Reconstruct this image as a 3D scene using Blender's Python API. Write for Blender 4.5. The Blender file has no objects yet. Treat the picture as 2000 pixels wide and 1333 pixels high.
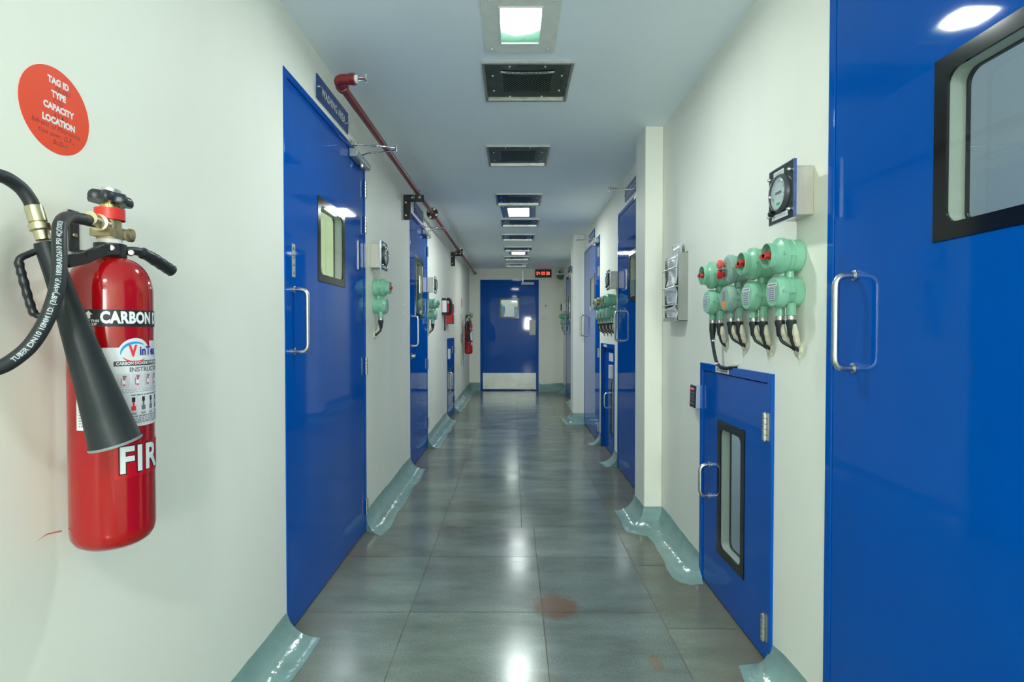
import bpy, bmesh, math, random
from mathutils import Vector, Matrix
random.seed(7)
R = math.radians
PI = math.pi
C = bpy.context.scene.collection
sc = bpy.context.scene

# ------------------------------------------------------------------ camera, world, exposure
F_PX, HC = 1070.0, 1.165
XL, XR, XR2, H, YE, YB = -0.86, 0.89, 0.97, 2.38, 10.7, -3.0
PITCH, YAW = math.atan(19.5 / F_PX), math.atan(3 / F_PX)
cam_d = bpy.data.cameras.new('camera')
cam_d.sensor_fit = 'HORIZONTAL'
cam_d.sensor_width = 36.0
cam_d.lens = F_PX * 36.0 / 2000.0
cam_d.clip_start = 0.02
cam = bpy.data.objects.new('camera', cam_d)
C.objects.link(cam)
cam.location = (0, 0, HC)
cam.rotation_euler = (PI / 2 - PITCH, 0, YAW)
sc.camera = cam

wd = bpy.data.worlds.new('world')
sc.world = wd
wd.use_nodes = True
wd.node_tree.nodes['Background'].inputs[0].default_value = (0.5, 0.6, 0.6, 1)
wd.node_tree.nodes['Background'].inputs[1].default_value = 0.05

sc.view_settings.view_transform = 'Standard'
sc.view_settings.look = 'None'
sc.view_settings.gamma = 1.0
sc.view_settings.exposure = 0.14
sc.view_settings.use_curve_mapping = False
sc.cycles.use_denoising = True
sc.cycles.max_bounces = 10
sc.cycles.diffuse_bounces = 6
sc.cycles.glossy_bounces = 5
sc.cycles.transparent_max_bounces = 12
sc.cycles.sample_clamp_indirect = 6.0
sc.cycles.blur_glossy = 0.5

LAMP_NEAR, LAMP_MID, LAMP_FAR, LAMP_ASSUMED = 190.0, 84.0, 80.0, 235.0   # emission of the four ceiling lamps; the last, behind the viewer, is assumed
ASSUMED_WIN = 135.0     # assumed lit window behind the viewer, added as a light source
LAMP_COL = (0.90, 1.0, 0.985)
ROOM_W = dict(washing=24, left2=10, r1=16, r2=12, r3=10, r4=12, hatch=4.5, hatch2=3, end=16)

# ------------------------------------------------------------------ materials
MATS = {}
def mat(name, col, rough=0.5, metal=0.0, spec=0.5, noise=0.0, nscale=8.0, bump=0.0, bscale=60.0, coat=0.0,
        stretch=(1, 1, 1), rvar=0.0, emit=None, estr=0.0):
    if name in MATS: return MATS[name]
    m = bpy.data.materials.new(name); m.use_nodes = True
    nt = m.node_tree; b = nt.nodes['Principled BSDF']
    b.inputs['Base Color'].default_value = (*col, 1)
    b.inputs['Roughness'].default_value = rough
    b.inputs['Metallic'].default_value = metal
    b.inputs['Specular IOR Level'].default_value = spec
    if coat: b.inputs['Coat Weight'].default_value = coat; b.inputs['Coat Roughness'].default_value = 0.06
    if emit: b.inputs['Emission Color'].default_value = (*emit, 1); b.inputs['Emission Strength'].default_value = estr
    if noise or bump or rvar:
        tc = nt.nodes.new('ShaderNodeTexCoord'); mp = nt.nodes.new('ShaderNodeMapping')
        mp.inputs['Scale'].default_value = stretch
        nt.links.new(tc.outputs['Object'], mp.inputs['Vector'])
    if noise or rvar:
        n = nt.nodes.new('ShaderNodeTexNoise'); n.inputs['Scale'].default_value = nscale; n.inputs['Detail'].default_value = 6
        nt.links.new(mp.outputs[0], n.inputs['Vector'])
    if noise:
        rp = nt.nodes.new('ShaderNodeMapRange')
        rp.inputs['From Min'].default_value = 0.3; rp.inputs['From Max'].default_value = 0.7
        rp.inputs['To Min'].default_value = 1 - noise; rp.inputs['To Max'].default_value = 1 + noise
        nt.links.new(n.outputs['Fac'], rp.inputs['Value'])
        mx = nt.nodes.new('ShaderNodeMix'); mx.data_type = 'RGBA'; mx.blend_type = 'MULTIPLY'
        mx.inputs['Factor'].default_value = 1
        mx.inputs['A'].default_value = (*col, 1)
        nt.links.new(rp.outputs[0], mx.inputs['B'])
        nt.links.new(mx.outputs['Result'], b.inputs['Base Color'])
    if rvar:
        r2 = nt.nodes.new('ShaderNodeMapRange')
        r2.inputs['To Min'].default_value = max(0.02, rough - rvar); r2.inputs['To Max'].default_value = rough + rvar
        nt.links.new(n.outputs['Fac'], r2.inputs['Value']); nt.links.new(r2.outputs[0], b.inputs['Roughness'])
    if bump:
        n2 = nt.nodes.new('ShaderNodeTexNoise'); n2.inputs['Scale'].default_value = bscale; n2.inputs['Detail'].default_value = 3
        nt.links.new(mp.outputs[0], n2.inputs['Vector'])
        bp = nt.nodes.new('ShaderNodeBump'); bp.inputs['Strength'].default_value = bump; bp.inputs['Distance'].default_value = 0.01
        nt.links.new(n2.outputs['Fac'], bp.inputs['Height']); nt.links.new(bp.outputs[0], b.inputs['Normal'])
    MATS[name] = m
    return m

def glass_mat(name, tint=(0.9, 0.95, 0.93), ior=1.5):
    m = bpy.data.materials.new(name); m.use_nodes = True; nt = m.node_tree
    nt.nodes.remove(nt.nodes['Principled BSDF']); out = nt.nodes['Material Output']
    tr = nt.nodes.new('ShaderNodeBsdfTransparent'); tr.inputs[0].default_value = (*tint, 1)
    gl = nt.nodes.new('ShaderNodeBsdfGlossy'); gl.inputs['Roughness'].default_value = 0.02
    # Schlick reflectance, the same from either side of the sheet
    ge = nt.nodes.new('ShaderNodeNewGeometry'); dt = nt.nodes.new('ShaderNodeVectorMath'); dt.operation = 'DOT_PRODUCT'
    nt.links.new(ge.outputs['Incoming'], dt.inputs[0]); nt.links.new(ge.outputs['Normal'], dt.inputs[1])
    ab = nt.nodes.new('ShaderNodeMath'); ab.operation = 'ABSOLUTE'; nt.links.new(dt.outputs['Value'], ab.inputs[0])
    su = nt.nodes.new('ShaderNodeMath'); su.operation = 'SUBTRACT'; su.inputs[0].default_value = 1; nt.links.new(ab.outputs[0], su.inputs[1])
    pw = nt.nodes.new('ShaderNodeMath'); pw.operation = 'POWER'; pw.inputs[1].default_value = 5; nt.links.new(su.outputs[0], pw.inputs[0])
    fr = nt.nodes.new('ShaderNodeMath'); fr.operation = 'MULTIPLY_ADD'; fr.inputs[1].default_value = 0.94; fr.inputs[2].default_value = 0.055
    nt.links.new(pw.outputs[0], fr.inputs[0])
    mx = nt.nodes.new('ShaderNodeMixShader')
    nt.links.new(fr.outputs[0], mx.inputs[0]); nt.links.new(tr.outputs[0], mx.inputs[1]); nt.links.new(gl.outputs[0], mx.inputs[2])
    nt.links.new(mx.outputs[0], out.inputs[0])
    return m

def pane_mat(name, strength, green):
    """lamp pane: a hot tube behind a greenish diffuser, dimmer towards one end"""
    m = bpy.data.materials.new(name); m.use_nodes = True; nt = m.node_tree
    nt.nodes.remove(nt.nodes['Principled BSDF']); out = nt.nodes['Material Output']
    em = nt.nodes.new('ShaderNodeEmission'); nt.links.new(em.outputs[0], out.inputs[0])
    em.inputs['Strength'].default_value = strength
    em.inputs['Color'].default_value = (*LAMP_COL, 1)
    if green:
        tc = nt.nodes.new('ShaderNodeTexCoord'); sp = nt.nodes.new('ShaderNodeSeparateXYZ')
        nt.links.new(tc.outputs['Object'], sp.inputs[0])
        nz = nt.nodes.new('ShaderNodeTexNoise'); nz.inputs['Scale'].default_value = 14
        nt.links.new(tc.outputs['Object'], nz.inputs['Vector'])
        # distance from the bulb, which sits off-centre behind the pane
        ln = nt.nodes.new('ShaderNodeVectorMath'); ln.operation = 'DISTANCE'; ln.inputs[1].default_value = (-0.012, -0.05, 0)
        nt.links.new(tc.outputs['Object'], ln.inputs[0])
        ad = nt.nodes.new('ShaderNodeMath'); ad.operation = 'MULTIPLY_ADD'; ad.inputs[1].default_value = 0.05
        nt.links.new(nz.outputs['Fac'], ad.inputs[0]); nt.links.new(ln.outputs['Value'], ad.inputs[2])
        rp = nt.nodes.new('ShaderNodeValToRGB')
        rp.color_ramp.elements[0].position = 0.095; rp.color_ramp.elements[0].color = (*LAMP_COL, 1)
        rp.color_ramp.elements[1].position = 0.195; rp.color_ramp.elements[1].color = (0.0008, 0.0026, 0.0016, 1)
        e = rp.color_ramp.elements.new(0.115); e.color = (0.03, 0.04, 0.035, 1)
        e = rp.color_ramp.elements.new(0.150); e.color = (0.0026, 0.0048, 0.0037, 1)
        nt.links.new(ad.outputs[0], rp.inputs[0]); nt.links.new(rp.outputs[0], em.inputs['Color'])
    return m

CREAM = mat('cream_wall_paint', (0.885, 0.88, 0.785), 0.52, spec=0.32, noise=0.035, nscale=2.2, bump=0.05, bscale=26, stretch=(1, 1, 0.45), rvar=0.08)
CEIL = mat('white_ceiling_paint', (0.87, 0.945, 0.99), 0.55, noise=0.03, nscale=1.5)
BLUE = mat('blue_gloss_enamel', (0.0003, 0.084, 0.42), 0.045, spec=0.18, noise=0.05, nscale=3, bump=0.010, bscale=7, rvar=0.015)
BLUE2 = mat('blue_sign_plastic', (0.004, 0.045, 0.24), 0.25)
STEEL = mat('brushed_steel', (0.60, 0.59, 0.55), 0.30, 1.0, noise=0.08, nscale=30, stretch=(1, 1, 0.06))
STEELW = mat('warm_brushed_steel_box', (0.60, 0.56, 0.50), 0.42, 1.0, noise=0.10, nscale=40, stretch=(1, 1, 0.05))
SATIN = mat('satin_steel_tube', (0.66, 0.66, 0.64), 0.26, 1.0)
MIRROR = mat('polished_steel_plate', (0.46, 0.47, 0.45), 0.20, 1.0, noise=0.08, nscale=6, bump=0.06, bscale=7)
VENTST = mat('dull_vent_steel', (0.17, 0.20, 0.18), 0.16, 1.0, noise=0.25, nscale=14, bump=0.08, bscale=20)
CHROME = mat('chrome', (0.75, 0.75, 0.74), 0.12, 1.0)
CLOSER = mat('silver_closer_paint', (0.52, 0.54, 0.53), 0.35, 0.7)
BLACK = mat('black_plastic', (0.012, 0.013, 0.015), 0.35)
BLACKP = mat('black_powder_coat', (0.010, 0.011, 0.011), 0.45)
RUBBER = mat('black_rubber_hose', (0.016, 0.019, 0.022), 0.48, noise=0.1, nscale=40)
HORN = mat('dark_horn_plastic', (0.018, 0.023, 0.026), 0.42, spec=0.28)
WBLACK = mat('black_window_border', (0.006, 0.007, 0.007), 0.10)
SPACER = mat('grey_window_spacer', (0.42, 0.45, 0.40), 0.5)
RED = mat('red_cylinder_enamel', (0.36, 0.002, 0.004), 0.12, spec=0.5, coat=0.25)
REDP = mat('dark_red_pipe_paint', (0.20, 0.014, 0.014), 0.30)
REDK = mat('red_knob_plastic', (0.62, 0.03, 0.025), 0.3)
REDC = mat('red_plastic_collar', (0.66, 0.03, 0.022), 0.38)
REDBOX = mat('red_box_paint', (0.50, 0.02, 0.02), 0.35)
ORANGE = mat('red_orange_sticker', (0.88, 0.075, 0.025), 0.5, spec=0.25)
WHITE = mat('white_print', (0.82, 0.83, 0.84), 0.45)
INK = mat('black_ink', (0.012, 0.012, 0.014), 0.5)
GREYINK = mat('grey_ink', (0.16, 0.17, 0.18), 0.6)
LABELW = mat('white_label_paper', (0.74, 0.74, 0.76), 0.4)
LBLUE = mat('light_blue_print', (0.01, 0.33, 0.72), 0.4)
DBLUE = mat('dark_blue_print', (0.015, 0.03, 0.30), 0.4)
BRASS = mat('aged_brass', (0.42, 0.34, 0.20), 0.38, 0.9, noise=0.15, nscale=40)
ZINC = mat('yellow_zinc_fitting', (0.62, 0.56, 0.36), 0.28, 0.95)
GREEN = mat('mint_green_enamel', (0.235, 0.515, 0.36), 0.28, noise=0.05, nscale=20, bump=0.03, bscale=60)
GREENG = mat('grey_green_enamel', (0.26, 0.42, 0.35), 0.32, noise=0.06, nscale=18, bump=0.03, bscale=60)
GREEND = mat('dark_green_enamel', (0.06, 0.20, 0.10), 0.3)
COVE = mat('mint_grey_coving_paint', (0.225, 0.355, 0.335), 0.15, spec=0.55, noise=0.10, nscale=9, bump=0.28, bscale=22)
PUTTY = mat('cream_sealant', (0.66, 0.62, 0.48), 0.6, noise=0.12, nscale=60, bump=0.4, bscale=70)
SLEEVE = mat('clear_plastic_sleeve_with_paper', (0.68, 0.73, 0.77), 0.16, noise=0.10, nscale=30, bump=0.35, bscale=22, coat=0.4)
DARKGAP = mat('dark_gap', (0.01, 0.01, 0.012), 0.7)
ROOMPALE = mat('pale_green_room_paint', (0.72, 0.77, 0.60), 0.6)
ROOMGREY = mat('blue_grey_room_paint', (0.50, 0.58, 0.66), 0.6)
ROOMCREAM = mat('cream_room_paint', (0.68, 0.68, 0.56), 0.6)
PASSBOX = mat('pass_box_steel', (0.52, 0.60, 0.66), 0.45, 0.2)
GLASS = glass_mat('window_glass')
DIALW = mat('white_dial', (0.72, 0.76, 0.78), 0.3, coat=0.4)
SMOKE = mat('dark_acrylic_plate', (0.035, 0.050, 0.050), 0.10, spec=0.6)
GREENP = mat('green_print', (0.03, 0.55, 0.15), 0.4)
ORANGEP = mat('orange_tag', (0.85, 0.30, 0.02), 0.45)
PINK = mat('pink_red_button', (0.78, 0.12, 0.11), 0.35)
REDD = mat('dark_red_button', (0.50, 0.01, 0.01), 0.3)
LED = mat('red_led_segment', (0.6, 0.05, 0.03), 0.5, emit=(1.0, 0.12, 0.07), estr=2.4)
LEDDOT = mat('red_led_dot', (0.6, 0.05, 0.03), 0.5, emit=(1.0, 0.06, 0.06), estr=1.4)
BULBRED = mat('red_glass_bulb', (0.45, 0.04, 0.01), 0.1)
SILVERB = mat('silver_blue_plastic', (0.42, 0.50, 0.62), 0.3, 0.3)
PLUGW = mat('cream_wall_plug', (0.86, 0.85, 0.76), 0.4)
PICTO = mat('pictogram_red', (0.75, 0.05, 0.06), 0.45)

def floor_mat():
    m = bpy.data.materials.new('polished_grey_green_stone'); m.use_nodes = True; nt = m.node_tree
    L = nt.links.new; b = nt.nodes['Principled BSDF']
    tc = nt.nodes.new('ShaderNodeTexCoord')
    at = nt.nodes.new('ShaderNodeAttribute'); at.attribute_name = 'tile'
    n1 = nt.nodes.new('ShaderNodeTexNoise'); n1.inputs['Scale'].default_value = 3.2; n1.inputs['Detail'].default_value = 9; n1.inputs['Roughness'].default_value = 0.62
    n2 = nt.nodes.new('ShaderNodeTexNoise'); n2.inputs['Scale'].default_value = 120; n2.inputs['Detail'].default_value = 5
    mp = nt.nodes.new('ShaderNodeMapping'); mp.inputs['Scale'].default_value = (0.6, 1.7, 1)
    L(tc.outputs['Object'], mp.inputs[0]); L(mp.outputs[0], n1.inputs['Vector']); L(tc.outputs['Object'], n2.inputs['Vector'])
    r1 = nt.nodes.new('ShaderNodeValToRGB')
    r1.color_ramp.elements[0].position = 0.30; r1.color_ramp.elements[0].color = (0.125, 0.150, 0.130, 1)
    r1.color_ramp.elements[1].position = 0.72; r1.color_ramp.elements[1].color = (0.235, 0.286, 0.258, 1)
    L(n1.outputs['Fac'], r1.inputs[0])
    r2 = nt.nodes.new('ShaderNodeMapRange'); r2.inputs['From Min'].default_value = 0.3; r2.inputs['From Max'].default_value = 0.7
    r2.inputs['To Min'].default_value = 0.86; r2.inputs['To Max'].default_value = 1.14
    L(n2.outputs['Fac'], r2.inputs['Value'])
    m1 = nt.nodes.new('ShaderNodeMix'); m1.data_type = 'RGBA'; m1.blend_type = 'MULTIPLY'; m1.inputs['Factor'].default_value = 1
    L(r1.outputs[0], m1.inputs['A']); L(r2.outputs[0], m1.inputs['B'])
    m2 = nt.nodes.new('ShaderNodeMix'); m2.data_type = 'RGBA'; m2.blend_type = 'MULTIPLY'; m2.inputs['Factor'].default_value = 1
    L(m1.outputs['Result'], m2.inputs['A']); L(at.outputs['Color'], m2.inputs['B'])
    prev = m2.outputs['Result']
    # brown dirt worn in along the walls and stains with their own outline
    sp = nt.nodes.new('ShaderNodeSeparateXYZ'); L(tc.outputs['Object'], sp.inputs[0])
    ab = nt.nodes.new('ShaderNodeMath'); ab.operation = 'ABSOLUTE'; L(sp.outputs['X'], ab.inputs[0])
    n3 = nt.nodes.new('ShaderNodeTexNoise'); n3.inputs['Scale'].default_value = 4; n3.inputs['Detail'].default_value = 7
    L(tc.outputs['Object'], n3.inputs['Vector'])
    ad = nt.nodes.new('ShaderNodeMath'); ad.operation = 'MULTIPLY_ADD'; ad.inputs[1].default_value = 0.55
    L(n3.outputs['Fac'], ad.inputs[0]); L(ab.outputs[0], ad.inputs[2])
    rr = nt.nodes.new('ShaderNodeMapRange'); rr.inputs['From Min'].default_value = 0.88; rr.inputs['From Max'].default_value = 1.16
    rr.inputs['To Max'].default_value = 0.75
    L(ad.outputs[0], rr.inputs['Value'])
    m3 = nt.nodes.new('ShaderNodeMix'); m3.data_type = 'RGBA'; L(rr.outputs[0], m3.inputs['Factor'])
    L(prev, m3.inputs['A']); m3.inputs['B'].default_value = (0.19, 0.165, 0.115, 1)
    prev = m3.outputs['Result']
    for (cx, cy, rx, ry, col, amt) in ((0.178, 2.296, 0.100, 0.110, (0.165, 0.085, 0.055, 1), 0.85), (0.50, 1.905, 0.026, 0.05, (0.24, 0.12, 0.05, 1), 0.5),
                                       (0.10, 1.80, 0.10, 0.05, (0.13, 0.13, 0.10, 1), 0.5), (0.62, 3.02, 0.09, 0.10, (0.26, 0.27, 0.22, 1), 0.6)):
        vm = nt.nodes.new('ShaderNodeVectorMath'); vm.operation = 'SUBTRACT'; vm.inputs[1].default_value = (cx, cy, 0); L(tc.outputs['Object'], vm.inputs[0])
        vs = nt.nodes.new('ShaderNodeVectorMath'); vs.operation = 'DIVIDE'; vs.inputs[1].default_value = (rx, ry, 1); L(vm.outputs[0], vs.inputs[0])
        ln = nt.nodes.new('ShaderNodeVectorMath'); ln.operation = 'LENGTH'; L(vs.outputs[0], ln.inputs[0])
        n4 = nt.nodes.new('ShaderNodeTexNoise'); n4.inputs['Scale'].default_value = 26; n4.inputs['Detail'].default_value = 6; L(tc.outputs['Object'], n4.inputs['Vector'])
        ma = nt.nodes.new('ShaderNodeMath'); ma.operation = 'MULTIPLY_ADD'; ma.inputs[1].default_value = 0.9; L(n4.outputs['Fac'], ma.inputs[0]); L(ln.outputs['Value'], ma.inputs[2])
        mr = nt.nodes.new('ShaderNodeMapRange'); mr.inputs['From Min'].default_value = 1.55; mr.inputs['From Max'].default_value = 1.15
        mr.inputs['To Max'].default_value = amt; L(ma.outputs[0], mr.inputs['Value'])
        mm = nt.nodes.new('ShaderNodeMix'); mm.data_type = 'RGBA'; L(mr.outputs[0], mm.inputs['Factor'])
        L(prev, mm.inputs['A']); mm.inputs['B'].default_value = col
        prev = mm.outputs['Result']
    L(prev, b.inputs['Base Color'])
    rg = nt.nodes.new('ShaderNodeMapRange'); rg.inputs['To Min'].default_value = 0.10; rg.inputs['To Max'].default_value = 0.27
    L(n1.outputs['Fac'], rg.inputs['Value']); L(rg.outputs[0], b.inputs['Roughness'])
    b.inputs['Specular IOR Level'].default_value = 0.36
    bp = nt.nodes.new('ShaderNodeBump'); bp.inputs['Strength'].default_value = 0.025; bp.inputs['Distance'].default_value = 0.01
    L(n1.outputs['Fac'], bp.inputs['Height']); L(bp.outputs[0], b.inputs['Normal'])
    return m
FLOOR = floor_mat()
GROUT = mat('sandy_grout', (0.12, 0.105, 0.08), 0.8, noise=0.75, nscale=7)

def perf_mat():
    m = bpy.data.materials.new('perforated_steel'); m.use_nodes = True; nt = m.node_tree; L = nt.links.new
    b = nt.nodes['Principled BSDF']; b.inputs['Roughness'].default_value = 0.28
    tc = nt.nodes.new('ShaderNodeTexCoord')
    ds = []
    for off in ((0, 0, 0), (0.5, 0.5, 0)):
        mp = nt.nodes.new('ShaderNodeMapping'); mp.inputs['Scale'].default_value = (1 / 0.016, 1 / 0.022, 0); mp.inputs['Location'].default_value = off
        L(tc.outputs['Object'], mp.inputs[0])
        fr = nt.nodes.new('ShaderNodeVectorMath'); fr.operation = 'FRACTION'; L(mp.outputs[0], fr.inputs[0])
        di = nt.nodes.new('ShaderNodeVectorMath'); di.operation = 'DISTANCE'; di.inputs[1].default_value = (0.5, 0.5, 0); L(fr.outputs[0], di.inputs[0])
        ds.append(di)
    mn = nt.nodes.new('ShaderNodeMath'); mn.operation = 'MINIMUM'; L(ds[0].outputs['Value'], mn.inputs[0]); L(ds[1].outputs['Value'], mn.inputs[1])
    lt = nt.nodes.new('ShaderNodeMath'); lt.operation = 'LESS_THAN'; lt.inputs[1].default_value = 0.26; L(mn.outputs[0], lt.inputs[0])
    mx = nt.nodes.new('ShaderNodeMix'); mx.data_type = 'RGBA'; L(lt.outputs[0], mx.inputs['Factor'])
    mx.inputs['A'].default_value = (0.19, 0.22, 0.20, 1); mx.inputs['B'].default_value = (0.004, 0.006, 0.005, 1)
    L(mx.outputs['Result'], b.inputs['Base Color'])
    iv = nt.nodes.new('ShaderNodeMath'); iv.operation = 'SUBTRACT'; iv.inputs[0].default_value = 1; L(lt.outputs[0], iv.inputs[1]); L(iv.outputs[0], b.inputs['Metallic'])
    L(iv.outputs[0], b.inputs['Specular IOR Level'])
    return m
PERF = perf_mat()

# ------------------------------------------------------------------ mesh helpers
def B(): return bmesh.new()
def box(bm, x0, x1, y0, y1, z0, z1, M=None):
    vs = [bm.verts.new(Vector(p)) for p in ((x0, y0, z0), (x1, y0, z0), (x1, y1, z0), (x0, y1, z0), (x0, y0, z1), (x1, y0, z1), (x1, y1, z1), (x0, y1, z1))]
    if M:
        for v in vs: v.co = M @ v.co
    for f in ((0, 3, 2, 1), (4, 5, 6, 7), (0, 1, 5, 4), (1, 2, 6, 5), (2, 3, 7, 6), (3, 0, 4, 7)):
        bm.faces.new([vs[i] for i in f])
    return vs
def frame_from(axis):
    a = Vector(axis).normalized()
    t = Vector((0, 0, 1)) if abs(a.z) < 0.9 else Vector((1, 0, 0))
    u = a.cross(t).normalized(); v = a.cross(u).normalized()
    return a, u, v
def lathe(bm, o, axis, prof, n=24, cap=True, squash=None):
    """prof: (distance along axis, radius)"""
    a, u, v = frame_from(axis); o = Vector(o); rings = []
    for (d, r) in prof:
        if r <= 1e-6: rings.append([bm.verts.new(o + a * d)])
        else: rings.append([bm.verts.new(o + a * d + (u * math.cos(2 * PI * i / n) + v * math.sin(2 * PI * i / n)) * r) for i in range(n)])
    for r0, r1 in zip(rings, rings[1:]):
        for i in range(n):
            j = (i + 1) % n
            if len(r0) == 1 and len(r1) == 1: continue
            if len(r0) == 1: bm.faces.new((r0[0], r1[i], r1[j]))
            elif len(r1) == 1: bm.faces.new((r0[i], r1[0], r0[j]))
            else: bm.faces.new((r0[i], r1[i], r1[j], r0[j]))
    if cap:
        for r in (rings[0], rings[-1]):
            if len(r) > 2: bm.faces.new(r)
def cyl(bm, p0, p1, r, n=16, r1=None):
    p0 = Vector(p0); p1 = Vector(p1)
    lathe(bm, p0, p1 - p0, [(0, r), ((p1 - p0).length, r if r1 is None else r1)], n)
def smooth_path(pts, k=6):
    P = [Vector(p) for p in pts]; out = []
    for i in range(len(P) - 1):
        p0 = P[max(i - 1, 0)]; p1 = P[i]; p2 = P[i + 1]; p3 = P[min(i + 2, len(P) - 1)]
        for j in range(k):
            t = j / k
            out.append(0.5 * ((2 * p1) + (p2 - p0) * t + (2 * p0 - 5 * p1 + 4 * p2 - p3) * t * t + (3 * p1 - p0 - 3 * p2 + p3) * t ** 3))
    out.append(P[-1]); return out
def tube(bm, pts, r, n=12, closed=False):
    P = [Vector(p) for p in pts]; m = len(P); rings = []; prev = None
    for i, p in enumerate(P):
        if closed: t = (P[(i + 1) % m] - P[i - 1]).normalized()
        else: t = (P[min(i + 1, m - 1)] - P[max(i - 1, 0)]).normalized()
        if prev is None: _, u, _ = frame_from(t)
        else: u = (prev - t * prev.dot(t)).normalized()
        prev = u; v = t.cross(u)
        rr = r[i] if isinstance(r, (list, tuple)) else r
        rings.append([bm.verts.new(p + (u * math.cos(2 * PI * k / n) + v * math.sin(2 * PI * k / n)) * rr) for k in range(n)])
    for i in range(m if closed else m - 1):
        a, b = rings[i], rings[(i + 1) % m]
        for k in range(n):
            l = (k + 1) % n
            bm.faces.new((a[k], a[l], b[l], b[k]))
    if not closed:
        bm.faces.new(rings[0][::-1]); bm.faces.new(rings[-1])
def bend(corners, r, k=6):
    """polyline with rounded corners"""
    P = [Vector(c) for c in corners]; out = [P[0]]
    for i in range(1, len(P) - 1):
        a = (P[i - 1] - P[i]).normalized(); b = (P[i + 1] - P[i]).normalized()
        s = P[i] + a * r; e = P[i] + b * r
        for j in range(k + 1):
            t = j / k
            out.append((1 - t) ** 2 * s + 2 * t * (1 - t) * P[i] + t * t * e)
    out.append(P[-1]); return out
def prism(bm, poly, y0, y1, M=None):
    """poly of (x, z) pulled from y0 to y1"""
    a = [bm.verts.new((x, y0, z)) for x, z in poly]; b = [bm.verts.new((x, y1, z)) for x, z in poly]
    if M:
        for v in a + b: v.co = M @ v.co
    n = len(poly); bm.faces.new(a); bm.faces.new(b[::-1])
    for i in range(n): bm.faces.new((a[i], b[i], b[(i + 1) % n], a[(i + 1) % n]))
def rrect(x0, x1, z0, z1, r, k=6):
    out = []
    for (cx, cz, a0) in ((x0 + r, z0 + r, PI), (x1 - r, z0 + r, 1.5 * PI), (x1 - r, z1 - r, 0), (x0 + r, z1 - r, PI / 2)):
        out.append([(cx + r * math.cos(a0 + PI / 2 * j / k), cz + r * math.sin(a0 + PI / 2 * j / k)) for j in range(k + 1)])
    return out
def ring(bm, o, i, rad, y0, y1, k=6):
    """solid plate between an outer rectangle o and a rounded opening i (x0,x1,z0,z1)"""
    oc = [(o[0], o[2]), (o[1], o[2]), (o[1], o[3]), (o[0], o[3])]
    ic = rrect(*i, rad, k)
    lay = []
    for y in (y0, y1):
        ov = [bm.verts.new((x, y, z)) for x, z in oc]; iv = [[bm.verts.new((x, y, z)) for x, z in c] for c in ic]
        lay.append((ov, iv))
        for c in range(4):
            d = (c + 1) % 4
            for j in range(k): bm.faces.new((ov[c], iv[c][j], iv[c][j + 1]))
            bm.faces.new((ov[c], iv[c][k], iv[d][0], ov[d]))
    (o0, i0), (o1, i1) = lay
    for c in range(4):
        bm.faces.new((o0[c], o0[(c + 1) % 4], o1[(c + 1) % 4], o1[c]))
    f0 = [v for c in i0 for v in c]; f1 = [v for c in i1 for v in c]
    for j in range(len(f0)):
        l = (j + 1) % len(f0); bm.faces.new((f0[j], f1[j], f1[l], f0[l]))
def slab_hole(bm, o, hs, y0, y1):
    """slab o with one rectangular hole hs (or None)"""
    if not hs: box(bm, o[0], o[1], y0, y1, o[2], o[3]); return
    q = lambda r: [(r[0], r[2]), (r[1], r[2]), (r[1], r[3]), (r[0], r[3])]
    L = []
    for y in (y0, y1):
        a = [bm.verts.new((x, y, z)) for x, z in q(o)]; b = [bm.verts.new((x, y, z)) for x, z in q(hs)]
        for c in range(4): d = (c + 1) % 4; bm.faces.new((a[c], a[d], b[d], b[c]))
        L.append((a, b))
    for c in range(4):
        d = (c + 1) % 4
        bm.faces.new((L[0][0][c], L[0][0][d], L[1][0][d], L[1][0][c])); bm.faces.new((L[0][1][c], L[0][1][d], L[1][1][d], L[1][1][c]))
def mk(name, bm, m, parent=None, smooth=35, bev=0.0, segs=2):
    bmesh.ops.recalc_face_normals(bm, faces=bm.faces)
    me = bpy.data.meshes.new(name); bm.to_mesh(me); bm.free()
    for mm in (m if isinstance(m, (list, tuple)) else [m]): me.materials.append(mm)
    if smooth:
        for p in me.polygons: p.use_smooth = True
        me.set_sharp_from_angle(angle=R(smooth))
    o = bpy.data.objects.new(name, me); C.objects.link(o)
    if parent: o.parent = parent
    if bev:
        md = o.modifiers.new('bevel', 'BEVEL'); md.width = bev; md.segments = segs; md.limit_method = 'ANGLE'; md.angle_limit = R(40)
        md.harden_normals = False
    return o
def tag(o, label=None, cat=None, group=None, kind=None):
    if label: o['label'] = label
    if cat: o['category'] = cat
    if group: o['group'] = group
    if kind: o['kind'] = kind
    return o
SIDES = {'L': (R(90), lambda a, z: (XL, a, z)), 'R': (R(-90), lambda a, z: (XR, a, z)), 'R2': (R(-90), lambda a, z: (XR2, a, z)), 'E': (0, lambda a, z: (a, YE, z))}
def thing(name, side, a, z, label, cat, group=None, kind=None):
    """an Empty on a wall; local x runs to the viewer's right along the wall, local -y out of it"""
    o = bpy.data.objects.new(name, None); C.objects.link(o); o.empty_display_size = 0.05
    rot, f = SIDES[side]; o.location = f(a, z); o.rotation_euler = (0, 0, rot)
    return tag(o, label, cat, group, kind)
def free(name, loc, label, cat, group=None, kind=None, rz=0):
    o = bpy.data.objects.new(name, None); C.objects.link(o); o.empty_display_size = 0.05
    o.location = loc; o.rotation_euler = (0, 0, rz)
    return tag(o, label, cat, group, kind)
def children(o): return [c for c in bpy.data.objects if c.parent == o]
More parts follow.
